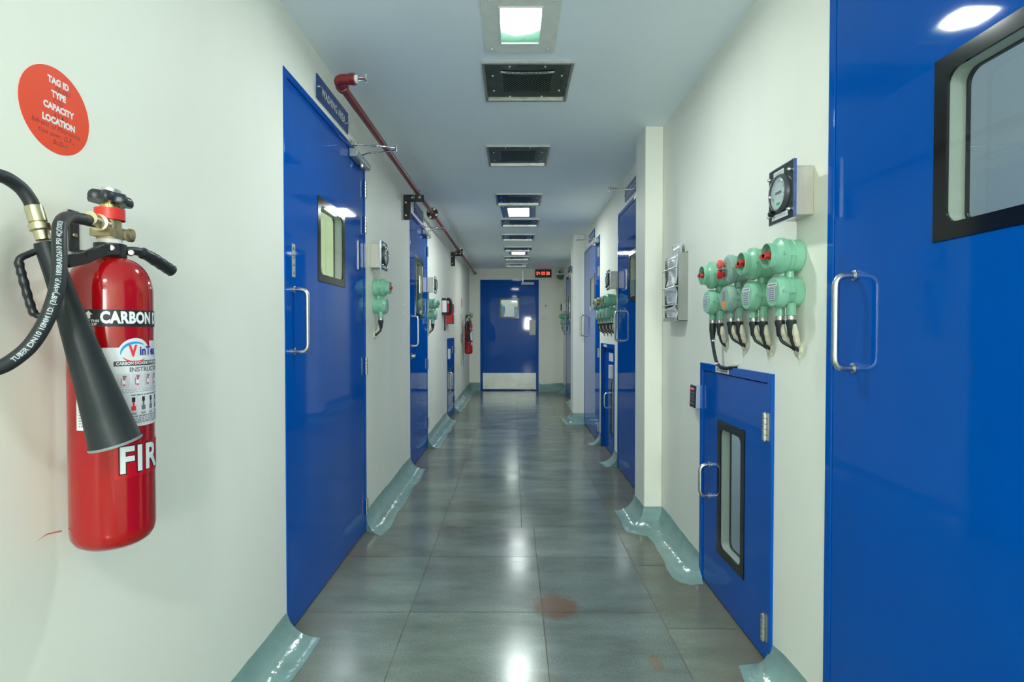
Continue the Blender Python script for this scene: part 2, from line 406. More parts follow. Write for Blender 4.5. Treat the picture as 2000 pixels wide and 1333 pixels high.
def dup(o, side=None, a=0, z=0, label=None, parent=None, rz=None, loc=None, group=None):
    c = o.copy(); C.objects.link(c)
    if parent: c.parent = parent
    if side:
        rot, f = SIDES[side]; c.location = f(a, z); c.rotation_euler = (0, 0, rot)
    if loc: c.location = loc
    if rz is not None: c.rotation_euler = (0, 0, rz)
    if label: c['label'] = label
    if group: c['group'] = group
    for ch in children(o): dup(ch, parent=c)
    return c
def text_bm(s, size, bold=0.0, align='CENTER', shear=0.0, spacing=1.0, sx=1.0):
    cu = bpy.data.curves.new('t', 'FONT'); cu.body = s; cu.size = size; cu.offset = bold; cu.align_x = align; cu.align_y = 'CENTER'
    cu.shear = shear; cu.space_character = spacing; cu.resolution_u = 3
    o = bpy.data.objects.new('t', cu); C.objects.link(o)
    dg = bpy.context.evaluated_depsgraph_get(); dg.update()
    me = bpy.data.meshes.new_from_object(o.evaluated_get(dg))
    bm = B(); bm.from_mesh(me); bpy.data.meshes.remove(me); bpy.data.objects.remove(o); bpy.data.curves.remove(cu)
    for v in bm.verts: v.co = Vector((v.co.x * sx, 0, v.co.y))
    return bm
def text(name, s, size, m, parent, x, z, y, bold=0.0, align='CENTER', shear=0.0, spacing=1.0, sx=1.0, M=None):
    bm = text_bm(s, size, bold, align, shear, spacing, sx)
    for v in bm.verts:
        v.co += Vector((x, y, z))
        if M: v.co = M @ v.co
    return mk(name, bm, m, parent, smooth=0)
def bars(name, parent, m, x0, x1, zs, h, y, seed=1, gap=0.25, M=None, unit=None):
    """lines of print too small to read"""
    rr = random.Random(seed); bm = B()
    for z in zs:
        x = x0
        while x < x1 - h * 0.3:
            w = min(rr.uniform(0.6, 2.6) * (unit or h), x1 - x)
            box(bm, x, x + w, y - 0.0002, y, z - h / 2, z + h / 2, M)
            x += w + (unit or h) * gap * rr.uniform(0.8, 1.8)
    return mk(name, bm, m, parent, smooth=0)

# ------------------------------------------------------------------ the setting
L_OPEN = [(2.056, 3.175, 2.155), (4.55, 5.46, 2.155), (7.07, 7.86, 1.07)]
R_OPEN = [(0.45, 1.556, 2.155), (1.866, 2.585, 1.018), (3.56, 4.67, 2.155), (4.82, 5.56, 1.045), (5.65, 6.875, 2.16)]
R2_OPEN = [(9.0, 10.08, 2.14)]
T = 0.10
def wall(name, axis, base, thick, a0, a1, opens, m=CREAM):
    bm = B(); lo, hi = sorted((base, base + thick))
    def seg(p, q, z0, z1):
        if axis == 'x': box(bm, lo, hi, p, q, z0, z1)
        else: box(bm, p, q, lo, hi, z0, z1)
    p = a0
    for (u, v, top) in opens:
        seg(p, u, 0, H); seg(u, v, top, H); p = v
    seg(p, a1, 0, H)
    return tag(mk(name, bm, m, smooth=0), 'cream painted wall', 'wall', kind='structure')
tag(wall('wall_left', 'x', XL, -T, YB, YE, L_OPEN), 'long cream wall carrying the red fire extinguishers and the red pipe')
tag(wall('wall_right', 'x', XR, T, YB, 6.90, R_OPEN), 'long cream wall carrying the paper holder and four green switch units')
tag(wall('wall_right_far', 'x', XR2, T, 6.90, YE, R2_OPEN), 'far cream wall stretch set back behind the second pillar')
tag(wall('wall_end', 'y', YE, T, XL - T, XR2 + T, [(-0.65, 0.49, 2.16)]), 'cream end wall with the digital clock and blue double panel door')
tag(wall('wall_back', 'y', YB, -T, XL - T, XR2 + T, []), 'cream wall closing the corridor behind the viewer')
bm = B(); box(bm, 0.782, XR, 3.27, 3.52, 0, H)
tag(mk('wall_pillar', bm, CREAM, bev=0.006), 'cream pillar projecting beside the near pass hatch', 'pillar', kind='structure')
bm = B(); box(bm, 0.750, XR2, 6.90, 7.18, 0, H)
tag(mk('wall_pillar_far', bm, CREAM, bev=0.006), 'narrow cream pillar projecting in front of the farthest blue side door', 'pillar', kind='structure')
bm = B(); box(bm, XL - T, XR2 + T, YB - T, YE + T, H, H + 0.05)
tag(mk('ceiling', bm, CEIL, smooth=0), 'white ceiling with a line of lamps and vents', 'ceiling', kind='structure')
# floor: stone slabs with grout between them
bm = B(); col = bm.loops.layers.float_color.new('tile')
rows = [-3.1, -2.5, -1.95, -1.4, -0.85, -0.3, 0.25, 0.75, 1.25, 1.72, 2.247, 2.807, 3.233, 3.777, 4.328, 4.869, 5.41, 5.95, 6.49, 7.04, 7.6, 8.15, 8.7, 9.25, 9.8, 10.35, 10.85]
rr = random.Random(11)
def slab(x0, x1, y0, y1, c, g=0.0017):
    j = lambda: rr.uniform(-0.0008, 0.0008)
    vs = [bm.verts.new(p) for p in ((x0 + g + j(), y0 + g + j(), 0), (x1 - g + j(), y0 + g + j(), 0), (x1 - g + j(), y1 - g + j(), 0), (x0 + g + j(), y1 - g + j(), 0))]
    f = bm.faces.new(vs)
    for l in f.loops: l[col] = (*c, 1)
for i in range(len(rows) - 1):
    y0, y1 = rows[i], rows[i + 1]
    cen = 0.12 if y0 < 3.2 else 0.048
    for q, (x0, x1) in enumerate(((-1.0, -0.43), (-0.43, cen), (cen, 0.60))):
        v = rr.uniform(0.80, 1.12)
        if q == 2 and 2.2 < y0 < 2.3: v = 0.80
        slab(x0, x1, y0, y1, (v * rr.uniform(0.98, 1.02), v, v * rr.uniform(0.97, 1.05)))
rrow = [-3.1, -2.4, -1.8, -1.2, -0.6, 0.0, 0.55, 1.1, 1.60, 2.124, 2.70] + rows[12:]
for y0, y1 in zip(rrow, rrow[1:]):
    v = rr.uniform(0.8, 0.98)
    slab(0.60, 1.1, y0, y1, (v * 1.04, v, v * 0.92))
fl = mk('floor', bm, FLOOR, smooth=0)
bm = B(); box(bm, XL - T, XR2 + T, YB - T, YE + T, -0.06, -0.0008)
g = mk('floor_grout', bm, GROUT, fl, smooth=0)
tag(fl, 'polished grey green stone slab floor', 'floor', kind='structure')

# rooms behind the windows, each lit by an assumed lamp
def room(name, x0, x1, y0, y1, z0, z1, m, openside, watts, lamp, label, size=0.12):
    bm = B(); vs = [bm.verts.new(p) for p in ((x0, y0, z0), (x1, y0, z0), (x1, y1, z0), (x0, y1, z0), (x0, y0, z1), (x1, y0, z1), (x1, y1, z1), (x0, y1, z1))]
    faces = {'b': (0, 1, 2, 3), 't': (4, 7, 6, 5), 'y0': (0, 4, 5, 1), 'x1': (1, 5, 6, 2), 'y1': (2, 6, 7, 3), 'x0': (3, 7, 4, 0)}
    for k, f in faces.items():
        if k != openside: bm.faces.new([vs[i] for i in f])
    tag(mk(name, bm, m, smooth=0), label, 'room', kind='structure')
    ld = bpy.data.lights.new('room_lamp', 'POINT'); ld.energy = watts; ld.shadow_soft_size = size; ld.color = (0.95, 1, 0.95)  # unseen point light, assumed so the room looks lit
    o = bpy.data.objects.new('room_lamp', ld); C.objects.link(o); o.location = lamp
room('wall_washing_room', -2.4, XL - T, 1.7, 4.45, 0, H, ROOMPALE, 'x1', ROOM_W['washing'], (-1.6, 3.1, 2.15), 'pale green room seen through the washing area door window')
room('wall_left_room', -2.4, XL - T, 4.5, 7.0, 0, H, ROOMPALE, 'x1', ROOM_W['left2'], (-1.6, 5.6, 2.15), 'pale room seen through the second blue door on that side')
room('wall_left_pass_box', -1.6, XL - T, 7.05, 7.9, 0, 1.1, PASSBOX, 'x1', 1.0, (-1.3, 7.45, 0.95), 'pass box behind the far blue hatch', 0.05)
room('wall_near_room', XR + T, 3.0, -0.4, 1.75, 0, H, ROOMGREY, 'x0', ROOM_W['r1'], (2.0, 0.5, 2.1), 'blue grey room behind the nearest blue door')
room('wall_pass_box', XR + T, 1.75, 1.84, 2.62, 0, 1.05, PASSBOX, 'x0', ROOM_W['hatch'], (1.5, 2.2, 0.95), 'pass box behind the nearest blue hatch', 0.05)
room('wall_pass_box_far', XR + T, 1.75, 4.79, 5.58, 0, 1.08, PASSBOX, 'x0', ROOM_W['hatch2'], (1.5, 5.2, 0.95), 'pass box behind the second blue hatch', 0.05)
room('wall_right_room', XR + T, 2.6, 3.2, 4.78, 0, H, ROOMCREAM, 'x0', ROOM_W['r2'], (1.8, 4.0, 2.1), 'cream room behind the blue door past the pillar')
room('wall_right_room_far', XR + T, 2.6, 5.6, 7.6, 0, H, ROOMCREAM, 'x0', ROOM_W['r3'], (1.8, 6.4, 2.1), 'cream room behind the third blue side door')
room('wall_last_room', XR2 + T, 2.6, 8.6, 11.6, 0, H, ROOMCREAM, 'x0', ROOM_W['r4'], (1.9, 9.8, 2.1), 'cream room behind the farthest blue side door')
room('wall_end_room', -1.2, 1.0, YE + T, YE + 3.2, 0, H, mat('white_room_paint', (0.78, 0.80, 0.80), 0.5), 'y0', ROOM_W['end'], (0.0, YE + 1.6, 2.2), 'white room behind the end door', 0.15)

# coving skirting: a painted concave sweep between floor and wall
def coving(name, st, label, seed=1):
    """st: stations (wall x, wall y, toe x, toe y, height)"""
    rn = random.Random(seed); bm = B(); k = 8; rows_ = []
    S = []
    for i in range(len(st) - 1):
        a, b = st[i], st[i + 1]
        n = max(1, int(math.hypot(b[2] - a[2], b[3] - a[3]) / 0.07))
        for j in range(n): S.append([a[q] + (b[q] - a[q]) * j / n for q in range(5)])
    S.append(list(st[-1]))
    ph = rn.uniform(0, 6)
    for s, (wx, wy, tx, ty, h) in enumerate(S):
        d = Vector((tx - wx, ty - wy, 0)); wob = 1 + 0.05 * math.sin(s * 0.9 + ph) + 0.03 * rn.uniform(-1, 1)
        hh = h * (1 + 0.03 * math.sin(s * 0.6 + ph * 2) + 0.02 * rn.uniform(-1, 1))
        r = []
        for q in range(k + 1):
            th = PI / 2 * q / k
            r.append(bm.verts.new(Vector((wx, wy, 0)) + d * wob * (1 - math.cos(th)) * 0.985 + d * 0.015 + Vector((0, 0, max(0.003, hh * (1 - math.sin(th)))))))
        base = [bm.verts.new(Vector((wx, wy, 0)) + d * wob), bm.verts.new((wx, wy, 0)), bm.verts.new((wx, wy, hh))]
        rows_.append(r + base)
    n = len(rows_[0])
    for a, b in zip(rows_, rows_[1:]):
        for q in range(n):
            l = (q + 1) % n; bm.faces.new((a[q], a[l], b[l], b[q]))
    bm.faces.new(rows_[0]); bm.faces.new(rows_[-1][::-1])
    return tag(mk(name, bm, COVE, smooth=50), label, 'coving', kind='structure')
D = 0.125
coving('baseboard_left', [(XL, YB, XL + D, YB, .105), (XL, 2.03, XL + D, 1.98, .10), (XL, 2.06, XL + D, 2.055, .095)], 'grey green coving running up to the washing area door', 1)
coving('baseboard_left', [(XL, 3.168, XL + 0.10, 3.09, .10), (XL, 3.23, XL + 0.115, 3.10, .11), (XL, 3.3, XL + D, 3.22, .115), (XL, 4.52, XL + D, 4.50, .12), (XL, 4.56, XL + D, 4.60, .11)], 'grey green coving between the first two blue doors', 2)
coving('baseboard_left', [(XL, 5.455, XL + .11, 5.39, .12), (XL, 5.55, XL + D, 5.45, .125), (XL, 7.0, XL + D, 7.0, .13), (XL, 7.08, XL + D, 7.10, .12)], 'grey green coving between the second blue door and the far hatch', 3)
coving('baseboard_left', [(XL, 7.855, XL + .12, 7.80, .13), (XL, 7.95, XL + D, 7.90, .14), (XL, YE, XL + D, YE - D, .15)], 'grey green coving between the far hatch and the end wall', 4)
coving('baseboard_end', [(XL, YE, XL + D, YE - D, .15), (-0.655, YE, -0.655, YE - D, .15)], 'short grey green coving at the end wall beside the far extinguisher', 5)
coving('baseboard_end', [(0.495, YE, 0.495, YE - D, .15), (XR2, YE, XR2 - D, YE - D, .15)], 'short grey green coving at the end wall below the wall switch', 6)
coving('baseboard_right', [(XR2, YE, XR2 - D, YE - D, .15), (XR2, 10.09, XR2 - D, 10.07, .15)], 'grey green coving in the far corner beyond the last side door', 7)
coving('baseboard_right', [(XR2, 8.99, XR2 - D, 8.97, .14), (XR2, 7.18, XR2 - D, 7.3, .14), (0.75, 7.18, 0.63, 7.3, .13), (0.75, 6.90, 0.64, 6.79, .13), (XR2 - 0.08, 6.90, XR2 - 0.085, 6.79, .13)], 'grey green coving wrapped around the far pillar', 8)
coving('baseboard_right', [(XR, 5.655, XR - .13, 5.67, .13), (XR, 5.555, XR - .11, 5.545, .12)], 'small grey green coving stub between the third side door and the second hatch', 9)
coving('baseboard_right', [(XR, 4.825, XR - .14, 4.84, .12), (XR, 4.665, XR - .11, 4.66, .11)], 'small grey green coving stub between the second hatch and the door past the pillar', 10)
coving('baseboard_right', [(0.782, 3.53, 0.652, 3.53, .11), (0.782, 3.27, 0.652, 3.15, .11), (XR, 3.27, 0.765, 3.10, .11), (XR, 3.1, 0.768, 2.97, .115), (XR, 2.75, 0.745, 2.66, .105), (XR, 2.66, 0.752, 2.57, .103), (XR, 2.63, 0.775, 2.525, .10), (XR, 2.605, 0.815, 2.50, .095), (XR, 2.585, 0.872, 2.50, .09)], 'grey green coving wrapped around the near pillar up to the near hatch', 11)
coving('baseboard_right', [(XR, 1.895, XR - .015, 1.90, .085), (XR, 1.86, 0.775, 1.885, .09), (XR, 1.78, 0.76, 1.80, .10), (XR, 1.56, 0.76, 1.565, .10)], 'grey green coving between the near hatch and the nearest door', 12)
coving('baseboard_right', [(XR, 0.45, XR - D, 0.45, .10), (XR, YB, XR - D, YB, .10)], 'grey green coving behind the nearest door', 13)

# ------------------------------------------------------------------ doors
def handle(parent, x, z0, z1, out=0.055, r=0.0092, y=0.0):
    bm = B()
    tube(bm, bend([(x, y, z1), (x, y - out, z1), (x, y - out, z0), (x, y, z0)], 0.03, 8), r, 14)
    for z in (z0, z1): lathe(bm, (x, y, z), (0, -1, 0), [(0, r * 1.55), (0.006, r * 1.55), (0.008, r * 1.2)], 16)
    return tag(mk('handle', bm, SATIN, parent), 'satin steel pull handle')
def hinge(parent, x, z, y=0.0, h=0.096):
    bm = B(); n = 5
    for i in range(n):
        lathe(bm, (x, y - 0.008, z - h / 2 + h * i / n + 0.0008), (0, 0, 1), [(0, 0.0078), (0.001, 0.0088), (h / n - 0.0026, 0.0088), (h / n - 0.0016, 0.0078)], 12)
    lathe(bm, (x, y - 0.008, z - h / 2 - 0.003), (0, 0, 1), [(0, 0.004), (h + 0.006, 0.004)], 10)
    box(bm, x, x + 0.017, y - 0.0025, y + 0.001, z - h / 2, z + h / 2)
    return tag(mk('hinge', bm, STEEL, parent), 'steel butt hinge')
def closer(parent, w, ztop, y=0.0):
    bm = B(); x0, x1 = w - 0.305, w - 0.035; z0, z1 = ztop - 0.078, ztop - 0.036
    poly = [(y, z0), (y, z1), (y - 0.034, z1), (y - 0.042, z1 - 0.008), (y - 0.042, z0 + 0.008), (y - 0.034, z0)]
    a = [bm.verts.new((x0, q, z)) for q, z in poly]; b = [bm.verts.new((x1, q, z)) for q, z in poly]
    bm.faces.new(a); bm.faces.new(b[::-1])
    for i in range(6): bm.faces.new((a[i], a[(i + 1) % 6], b[(i + 1) % 6], b[i]))
    c = tag(mk('door_closer', bm, CLOSER, parent, bev=0.002), 'silver hydraulic closer')
    bm = B()
    lathe(bm, (w - 0.15, y - 0.022, z0), (0, 0, -1), [(0, 0.017), (0.014, 0.017), (0.018, 0.013)], 16)
    for dz in (-0.010, 0.010): lathe(bm, (x0, y - 0.018 + dz, (z0 + z1) / 2), (-1, 0, 0), [(0, 0.004), (0.0015, 0.004)], 8)
    mk('closer_cap', bm, STEEL, c)
    bm = B(); zt = ztop - 0.010; tip = Vector((w - 0.225, y - 0.228, zt))
    lathe(bm, (w - 0.15, y - 0.022, z1), (0, 0, 1), [(0, 0.009), (zt - z1 - 0.012, 0.009)], 12)
    tube(bm, [Vector((w - 0.15, y - 0.022, zt - 0.014)), Vector((w - 0.19, y - 0.07, zt - 0.014)), tip + Vector((0, 0, -0.012))], 0.0042, 8)
    box(bm, w - 0.30, w - 0.255, y - 0.006, y + 0.001, ztop - 0.022, ztop + 0.012)
    lathe(bm, (w - 0.277, y - 0.024, ztop - 0.014), (0, 0, 1), [(0, 0.011), (0.020, 0.011)], 12)
    box(bm, w - 0.285, w - 0.269, y - 0.026, y - 0.002, ztop - 0.012, ztop + 0.002)
    p0 = Vector((w - 0.277, y - 0.024, zt + 0.004)); p1 = tip + Vector((0, 0, 0.002))
    tube(bm, [p0, p0.lerp(p1, .45), p0.lerp(p1, .46), p0.lerp(p1, .62), p0.lerp(p1, .63), p1], [0.0042, 0.0042, 0.0056, 0.0056, 0.0042, 0.0055], 10)
    lathe(bm, tip + Vector((0, 0, -0.018)), (0, 0, 1), [(0, 0.008), (0.028, 0.008), (0.031, 0.005)], 12)
    mk('closer_arm', bm, CHROME, c)
    return c
def window(parent, r, border=0.034, y0=-0.0025, y1=0.045, rad=0.028, back=True):
    """double glazed vision panel: black border, grey spacer, two panes"""
    bm = B(); o = r; i = (r[0] + border, r[1] - border, r[2] + border, r[3] - border)
    ring(bm, o, i, rad, y0, y0 + 0.006)
    wf = tag(mk('window_frame', bm, WBLACK, parent, smooth=40), 'black bordered vision panel')
    bm = B(); i2 = (i[0] - 0.004, i[1] + 0.004, i[2] - 0.004, i[3] + 0.004)
    ring(bm, (o[0] + 0.002, o[1] - 0.002, o[2] + 0.002, o[3] - 0.002), i2, rad, y0 + 0.006, y1 - 0.006)
    mk('spacer', bm, SPACER, wf, smooth=40)
    bm = B(); ring(bm, o, i, rad, y1 - 0.006, y1 + 0.001)
    mk('back_border', bm, WBLACK, wf, smooth=40)
    for y in ((y0 + 0.004, y1 - 0.003) if back else (y0 + 0.004,)):
        bm = B(); vs = [bm.verts.new(p) for p in ((o[0] + .01, y, o[2] + .01), (o[1] - .01, y, o[2] + .01), (o[1] - .01, y, o[3] - .01), (o[0] + .01, y, o[3] - .01))]
        bm.faces.new(vs); mk('pane', bm, GLASS, wf, smooth=0)
    return wf
def door(n, side, a, w, h, label, win=None, hand=None, hinges=(), close=False, f=0.030, proud=0.004, leafy=-0.001, gap=0.004, lead=None):
    t = thing('door_%d' % n, side, a, 0, label, 'hatch' if h < 1.5 else 'door', kind='structure')
    bm = B(); d = 0.095
    box(bm, 0, f, -proud, d, 0, h); box(bm, w - f, w, -proud, d, 0, h); box(bm, f, w - f, -proud, d, h - f, h)
    mk('door_frame', bm, BLUE, t, bev=0.002)
    bm = B(); o = (f + gap * .5, w - f - gap * .5, 0.007, h - f - gap)
    slab_hole(bm, o, win, leafy, leafy + 0.045)
    mk('door_leaf', bm, BLUE, t, bev=0.0015)
    bm = B(); box(bm, f * .5, w - f * .5, 0.05, 0.055, 0.0, h - f * .5) if not win else slab_hole(bm, (f * .5, w - f * .5, 0, h - f * .5), (win[0] - .01, win[1] + .01, win[2] - .01, win[3] + .01), 0.05, 0.055)
    mk('door_stop', bm, DARKGAP, t, smooth=0)  # near-black sheet behind the leaf; its colour stands for shade in the gaps
    if win: window(t, win, y0=leafy - 0.0025, y1=leafy + 0.046)
    if hand: handle(t, hand[0], hand[1], hand[2], y=leafy, out=hand[3] if len(hand) > 3 else 0.055)
    for z in hinges: hinge(t, w - f + 0.002, z, y=-proud)
    if close: closer(t, w, h, y=-proud)
    return t
HZ = (1.975, 1.773, 0.964, 0.152)
d1 = door(1, 'L', 2.056, 1.119, 2.155, 'tall blue door under the WASHING AREA sign', (.352, .737, 1.386, 1.762), (.080, 1.085, 1.327, .056), HZ, True)
bm = B(); box(bm, .070, .100, -0.0025, -0.0008, 1.376, 1.505)
pl = mk('pull_sticker', bm, mat('grey_sticker', (0.36, 0.38, 0.38), 0.4), d1, smooth=0); pl['label'] = 'grey vertical sticker reading PULL'
for i, ch in enumerate('PULL'):
    text('lettering', ch, 0.022, INK, pl, 0, 0, -0.0029, bold=0.0008, M=Matrix.Translation((.085, 0, 1.486 - i * .031)) @ Matrix.Rotation(R(-90), 4, 'Y'))
d2 = door(2, 'L', 4.55, .91, 2.155, 'second tall blue door on the extinguisher side, with a lock below its handle', (.235, .665, 1.285, 1.832), (.055, 1.04, 1.29, .056), (1.95, 1.40, .84, .26), True)
bm = B(); lathe(bm, (.06, -0.001, .955), (0, -1, 0), [(0, .026), (.004, .026), (.006, .02), (.03, .017), (.034, .012)], 20)
mk('lock_cylinder', bm, CHROME, d2)
d3 = door(3, 'L', 7.07, .79, 1.07, 'far low blue hatch with a steel D handle, below the red wall box', (.22, .58, .30, .70), (.10, .44, .62, .05), (.90, .19), False, f=.035, proud=.010, leafy=-.004)
bm = B(); box(bm, .05, .16, -.030, -.005, .80, .93); mk('keypad', bm, LABELW, d3, bev=.003)
d4 = door(4, 'R2', 10.08, 1.08, 2.14, 'farthest blue side door, half hidden by the far pillar', (.36, .78, 1.30, 1.80), (.085, 1.11, 1.36, .06), (1.95, 1.76, .96, .15), True)
d5 = door(5, 'R', 6.875, 1.225, 2.16, 'third blue side door, beside the far pillar', (.51, .87, 1.40, 1.80), (.07, 1.105, 1.36, .055), (1.98, 1.78, .94, .17), True)
bm = B(); box(bm, .50, .58, -.006, -.0035, 1.40, 1.45); mk('paper_note', bm, LABELW, d5, smooth=0)
d6 = door(6, 'R', 5.56, .74, 1.045, 'second low blue hatch, deep set between two tall doors', (.38, .70, .18, .72), (.33, .43, .57, .05), (), False, f=.04, proud=.006, leafy=.030, gap=.003)
bm = B(); box(bm, .30, .62, .026, .029, .88, .96); mk('paper_notice', bm, LABELW, d6, smooth=0)
bm = B(); box(bm, .20, .36, -.009, -.006, 1.012, 1.036); mk('name_strip', bm, LABELW, d6, smooth=0)
bm = B(); box(bm, .60, .70, -.03, .0, .74, .86); mk('keypad', bm, LABELW, d6, bev=.004)
d7 = door(7, 'R', 4.67, 1.11, 2.155, 'tall blue door just past the near pillar', (.44, .82, 1.39, 1.771), (.15, 1.085, 1.329, .052), HZ, True)
d8 = door(8, 'R', 2.585, .719, 1.018, 'nearest low blue hatch with a tall narrow window and two hinges', (.215, .492, .206, .782), (.128, .423, .563, .045), (.833, .131), False, f=.034, proud=.010, leafy=-.004, gap=.003)
bm = B(); box(bm, .205, .345, -.0125, -.0101, .988, 1.013)
ns = mk('name_strip', bm, LABELW, d8, smooth=0); ns['label'] = 'small white name label'
bars('lettering', ns, GREYINK, .218, .335, (1.0045, .9965), .0045, -.0126, 3, unit=.006)
d9 = door(9, 'R', 1.556, 1.106, 2.155, 'nearest tall blue door with a large black framed window', (.390, .800, 1.352, 1.730), (.128, 1.068, 1.309, .052), HZ, True)
# end door
dE = thing('door_10', 'E', -.65, 0, 'blue end door with a steel kick plate', 'door', kind='structure')
bm = B(); box(bm, 0, .05, -.006, .095, 0, 2.165); box(bm, 1.09, 1.14, -.006, .095, 0, 2.165); box(bm, .05, 1.09, -.006, .095, 2.12, 2.165); mk('door_frame', bm, BLUE, dE, bev=.002)
bm = B(); slab_hole(bm, (.052, 1.088, .006, 2.117), (.37, .76, 1.415, 1.804), .002, .047); mk('door_leaf', bm, BLUE, dE, bev=.0015)
window(dE, (.37, .76, 1.415, 1.804), y0=-.0005, y1=.048, border=.03)
bm = B(); box(bm, .05, 1.09, -.0015, .0015, .03, .345); mk('kick_plate', bm, mat('scuffed_steel_plate', (0.40, 0.41, 0.39), 0.34, 1.0, noise=0.12, nscale=5, bump=0.10, bscale=5), dE, smooth=0)
bm = B(); box(bm, .96, 1.08, -.0015, .0015, 1.09, 1.38); mk('push_plate', bm, mat('brushed_push_plate', (0.36, 0.37, 0.35), 0.5, 0.8), dE, smooth=0)
bm = B(); box(bm, .80, 1.05, -.045, .001, 2.065, 2.115)
cE = mk('door_closer', bm, mat('white_closer_paint', (.6, .63, .64), .4), dE, bev=.003)
bm = B(); box(bm, .82, .84, -.03, -.005, 2.115, 2.375); mk('closer_arm', bm, CLOSER, cE)
bm = B(); slab_hole(bm, (.03, 1.11, 0, 2.15), (.36, .77, 1.405, 1.814), .052, .058); mk('door_stop', bm, DARKGAP, dE, smooth=0)  # dark sheet added to block end room light showing round the leaf
# a blue smock and a blue locker inside the end room
bm = B(); lathe(bm, (-.255, YE + 1.3, 0), (0, 0, 1), [(1.30, .03), (1.50, .05), (1.60, .075), (1.70, .07), (1.76, .02)], 16)
tag(mk('hanging_smock', bm, mat('light_blue_cloth', (.05, .30, .62), .8)), 'light blue smock hanging behind the end door window', 'smock')
bm = B(); box(bm, -.268, -.242, YE + 1.288, YE + 1.312, 0, 1.32); mk('stand_post', bm, STEEL, bpy.data.objects['hanging_smock'])
lk = free('blue_locker', (.30, YE + 3.0, 0), 'blue locker deep inside the room behind the end door', 'locker')
bm = B(); box(bm, -.28, .40, -.15, .12, .002, 1.77); mk('locker_body', bm, BLUE2, lk, bev=.006)
bm = B(); box(bm, -.26, .38, -.165, -.15, .08, 1.72); mk('locker_door', bm, BLUE, lk, bev=.004)
# assumed lit window behind the viewer, added to brighten ceiling and walls (its reflection shows in the end door)
wb = free('window_1', (.62, YB, 1.5), 'lit door window in the wall behind the viewer', 'window', kind='structure')
bm = B(); ring(bm, (-.18, .18, -.32, .32), (-.13, .13, -.26, .26), .02, 0, .02); mk('window_frame', bm, WBLACK, wb, smooth=40)
bm = B(); vs = [bm.verts.new(p) for p in ((-.14, .006, -.27), (.14, .006, -.27), (.14, .006, .27), (-.14, .006, .27))]; bm.faces.new(vs)
mk('lit_pane', bm, pane_mat('lit_window', ASSUMED_WIN, False), wb, smooth=0)

# ------------------------------------------------------------------ ceiling lamps and vents
def screws(parent, pts, y=0.0, r=.0055):
    for (x, q) in pts:
        bm = B(); lathe(bm, (x, q, y), (0, 0, -1), [(0, r), (.003, r * .9), (.006, r * .4), (.0065, 0)], 10, cap=False)
        mk('screw', bm, CHROME, parent)
def lamp(x, y, w, d, pw, pd, strength, label, green=False, rz=0, pane_off=(0, 0)):
    t = free('ceiling_lamp', (x, y, H), label, 'lamp', 'square steel framed ceiling lamps', rz=rz)
    bm = B(); px, py = pane_off
    M = Matrix.Rotation(R(90), 4, 'X')   # ring is built upright, laid flat
    ring(bm, (-w / 2, w / 2, -d / 2, d / 2), (px - pw / 2, px + pw / 2, py - pd / 2, py + pd / 2), .002, 0, .006, k=1)
    for v in bm.verts: v.co = Vector((v.co.x, v.co.z, -v.co.y))
    mk('frame', bm, SATIN if not green else mat('matt_aluminium_frame', (0.80, 0.82, 0.76), 0.5, 0.1, noise=0.06, nscale=20), t, smooth=0)  # nearest frame: same steel in a paler colour, standing in for light on it
    bm = B(); ring(bm, (px - pw / 2 - .003, px + pw / 2 + .003, py - pd / 2 - .003, py + pd / 2 + .003), (px - pw / 2 + .002, px + pw / 2 - .002, py - pd / 2 + .002, py + pd / 2 - .002), .002, .001, .009, k=1)
    for v in bm.verts: v.co = Vector((v.co.x, v.co.z, -v.co.y))
    mk('pane_rim', bm, LABELW, t, smooth=0)
    bm = B(); vs = [bm.verts.new(p) for p in ((px - pw / 2, py - pd / 2, -.002), (px - pw / 2, py + pd / 2, -.002), (px + pw / 2, py + pd / 2, -.002), (px + pw / 2, py - pd / 2, -.002))]
    bm.faces.new(vs); me = mk('glass_pane', bm, pane_mat('lamp_pane', strength, green), t, smooth=0)
    screws(t, [(-w / 2 + .03, -d / 2 + .03), (w / 2 - .03, -d / 2 + .03), (-w / 2 + .03, d / 2 - .03), (w / 2 - .03, d / 2 - .03)], -.006, .005)
    return t
lamp(.028, 2.195, .30, .41, .162, .258, LAMP_NEAR, 'nearest ceiling lamp, glass greenish at one end, in a plain steel frame', True)
lamp(.052, 5.60, .345, .53, .21, .38, LAMP_MID, 'bright ceiling lamp between the third and fourth vents', rz=R(-2.0))
lamp(.075, 8.53, .285, .34, .20, .26, LAMP_FAR, 'far ceiling lamp between the two farthest pairs of vents')
lamp(.03, -1.05, .30, .41, .18, .28, LAMP_ASSUMED, 'ceiling lamp behind the viewer')  # unseen lamp, added from the lamp spacing and the bright near walls
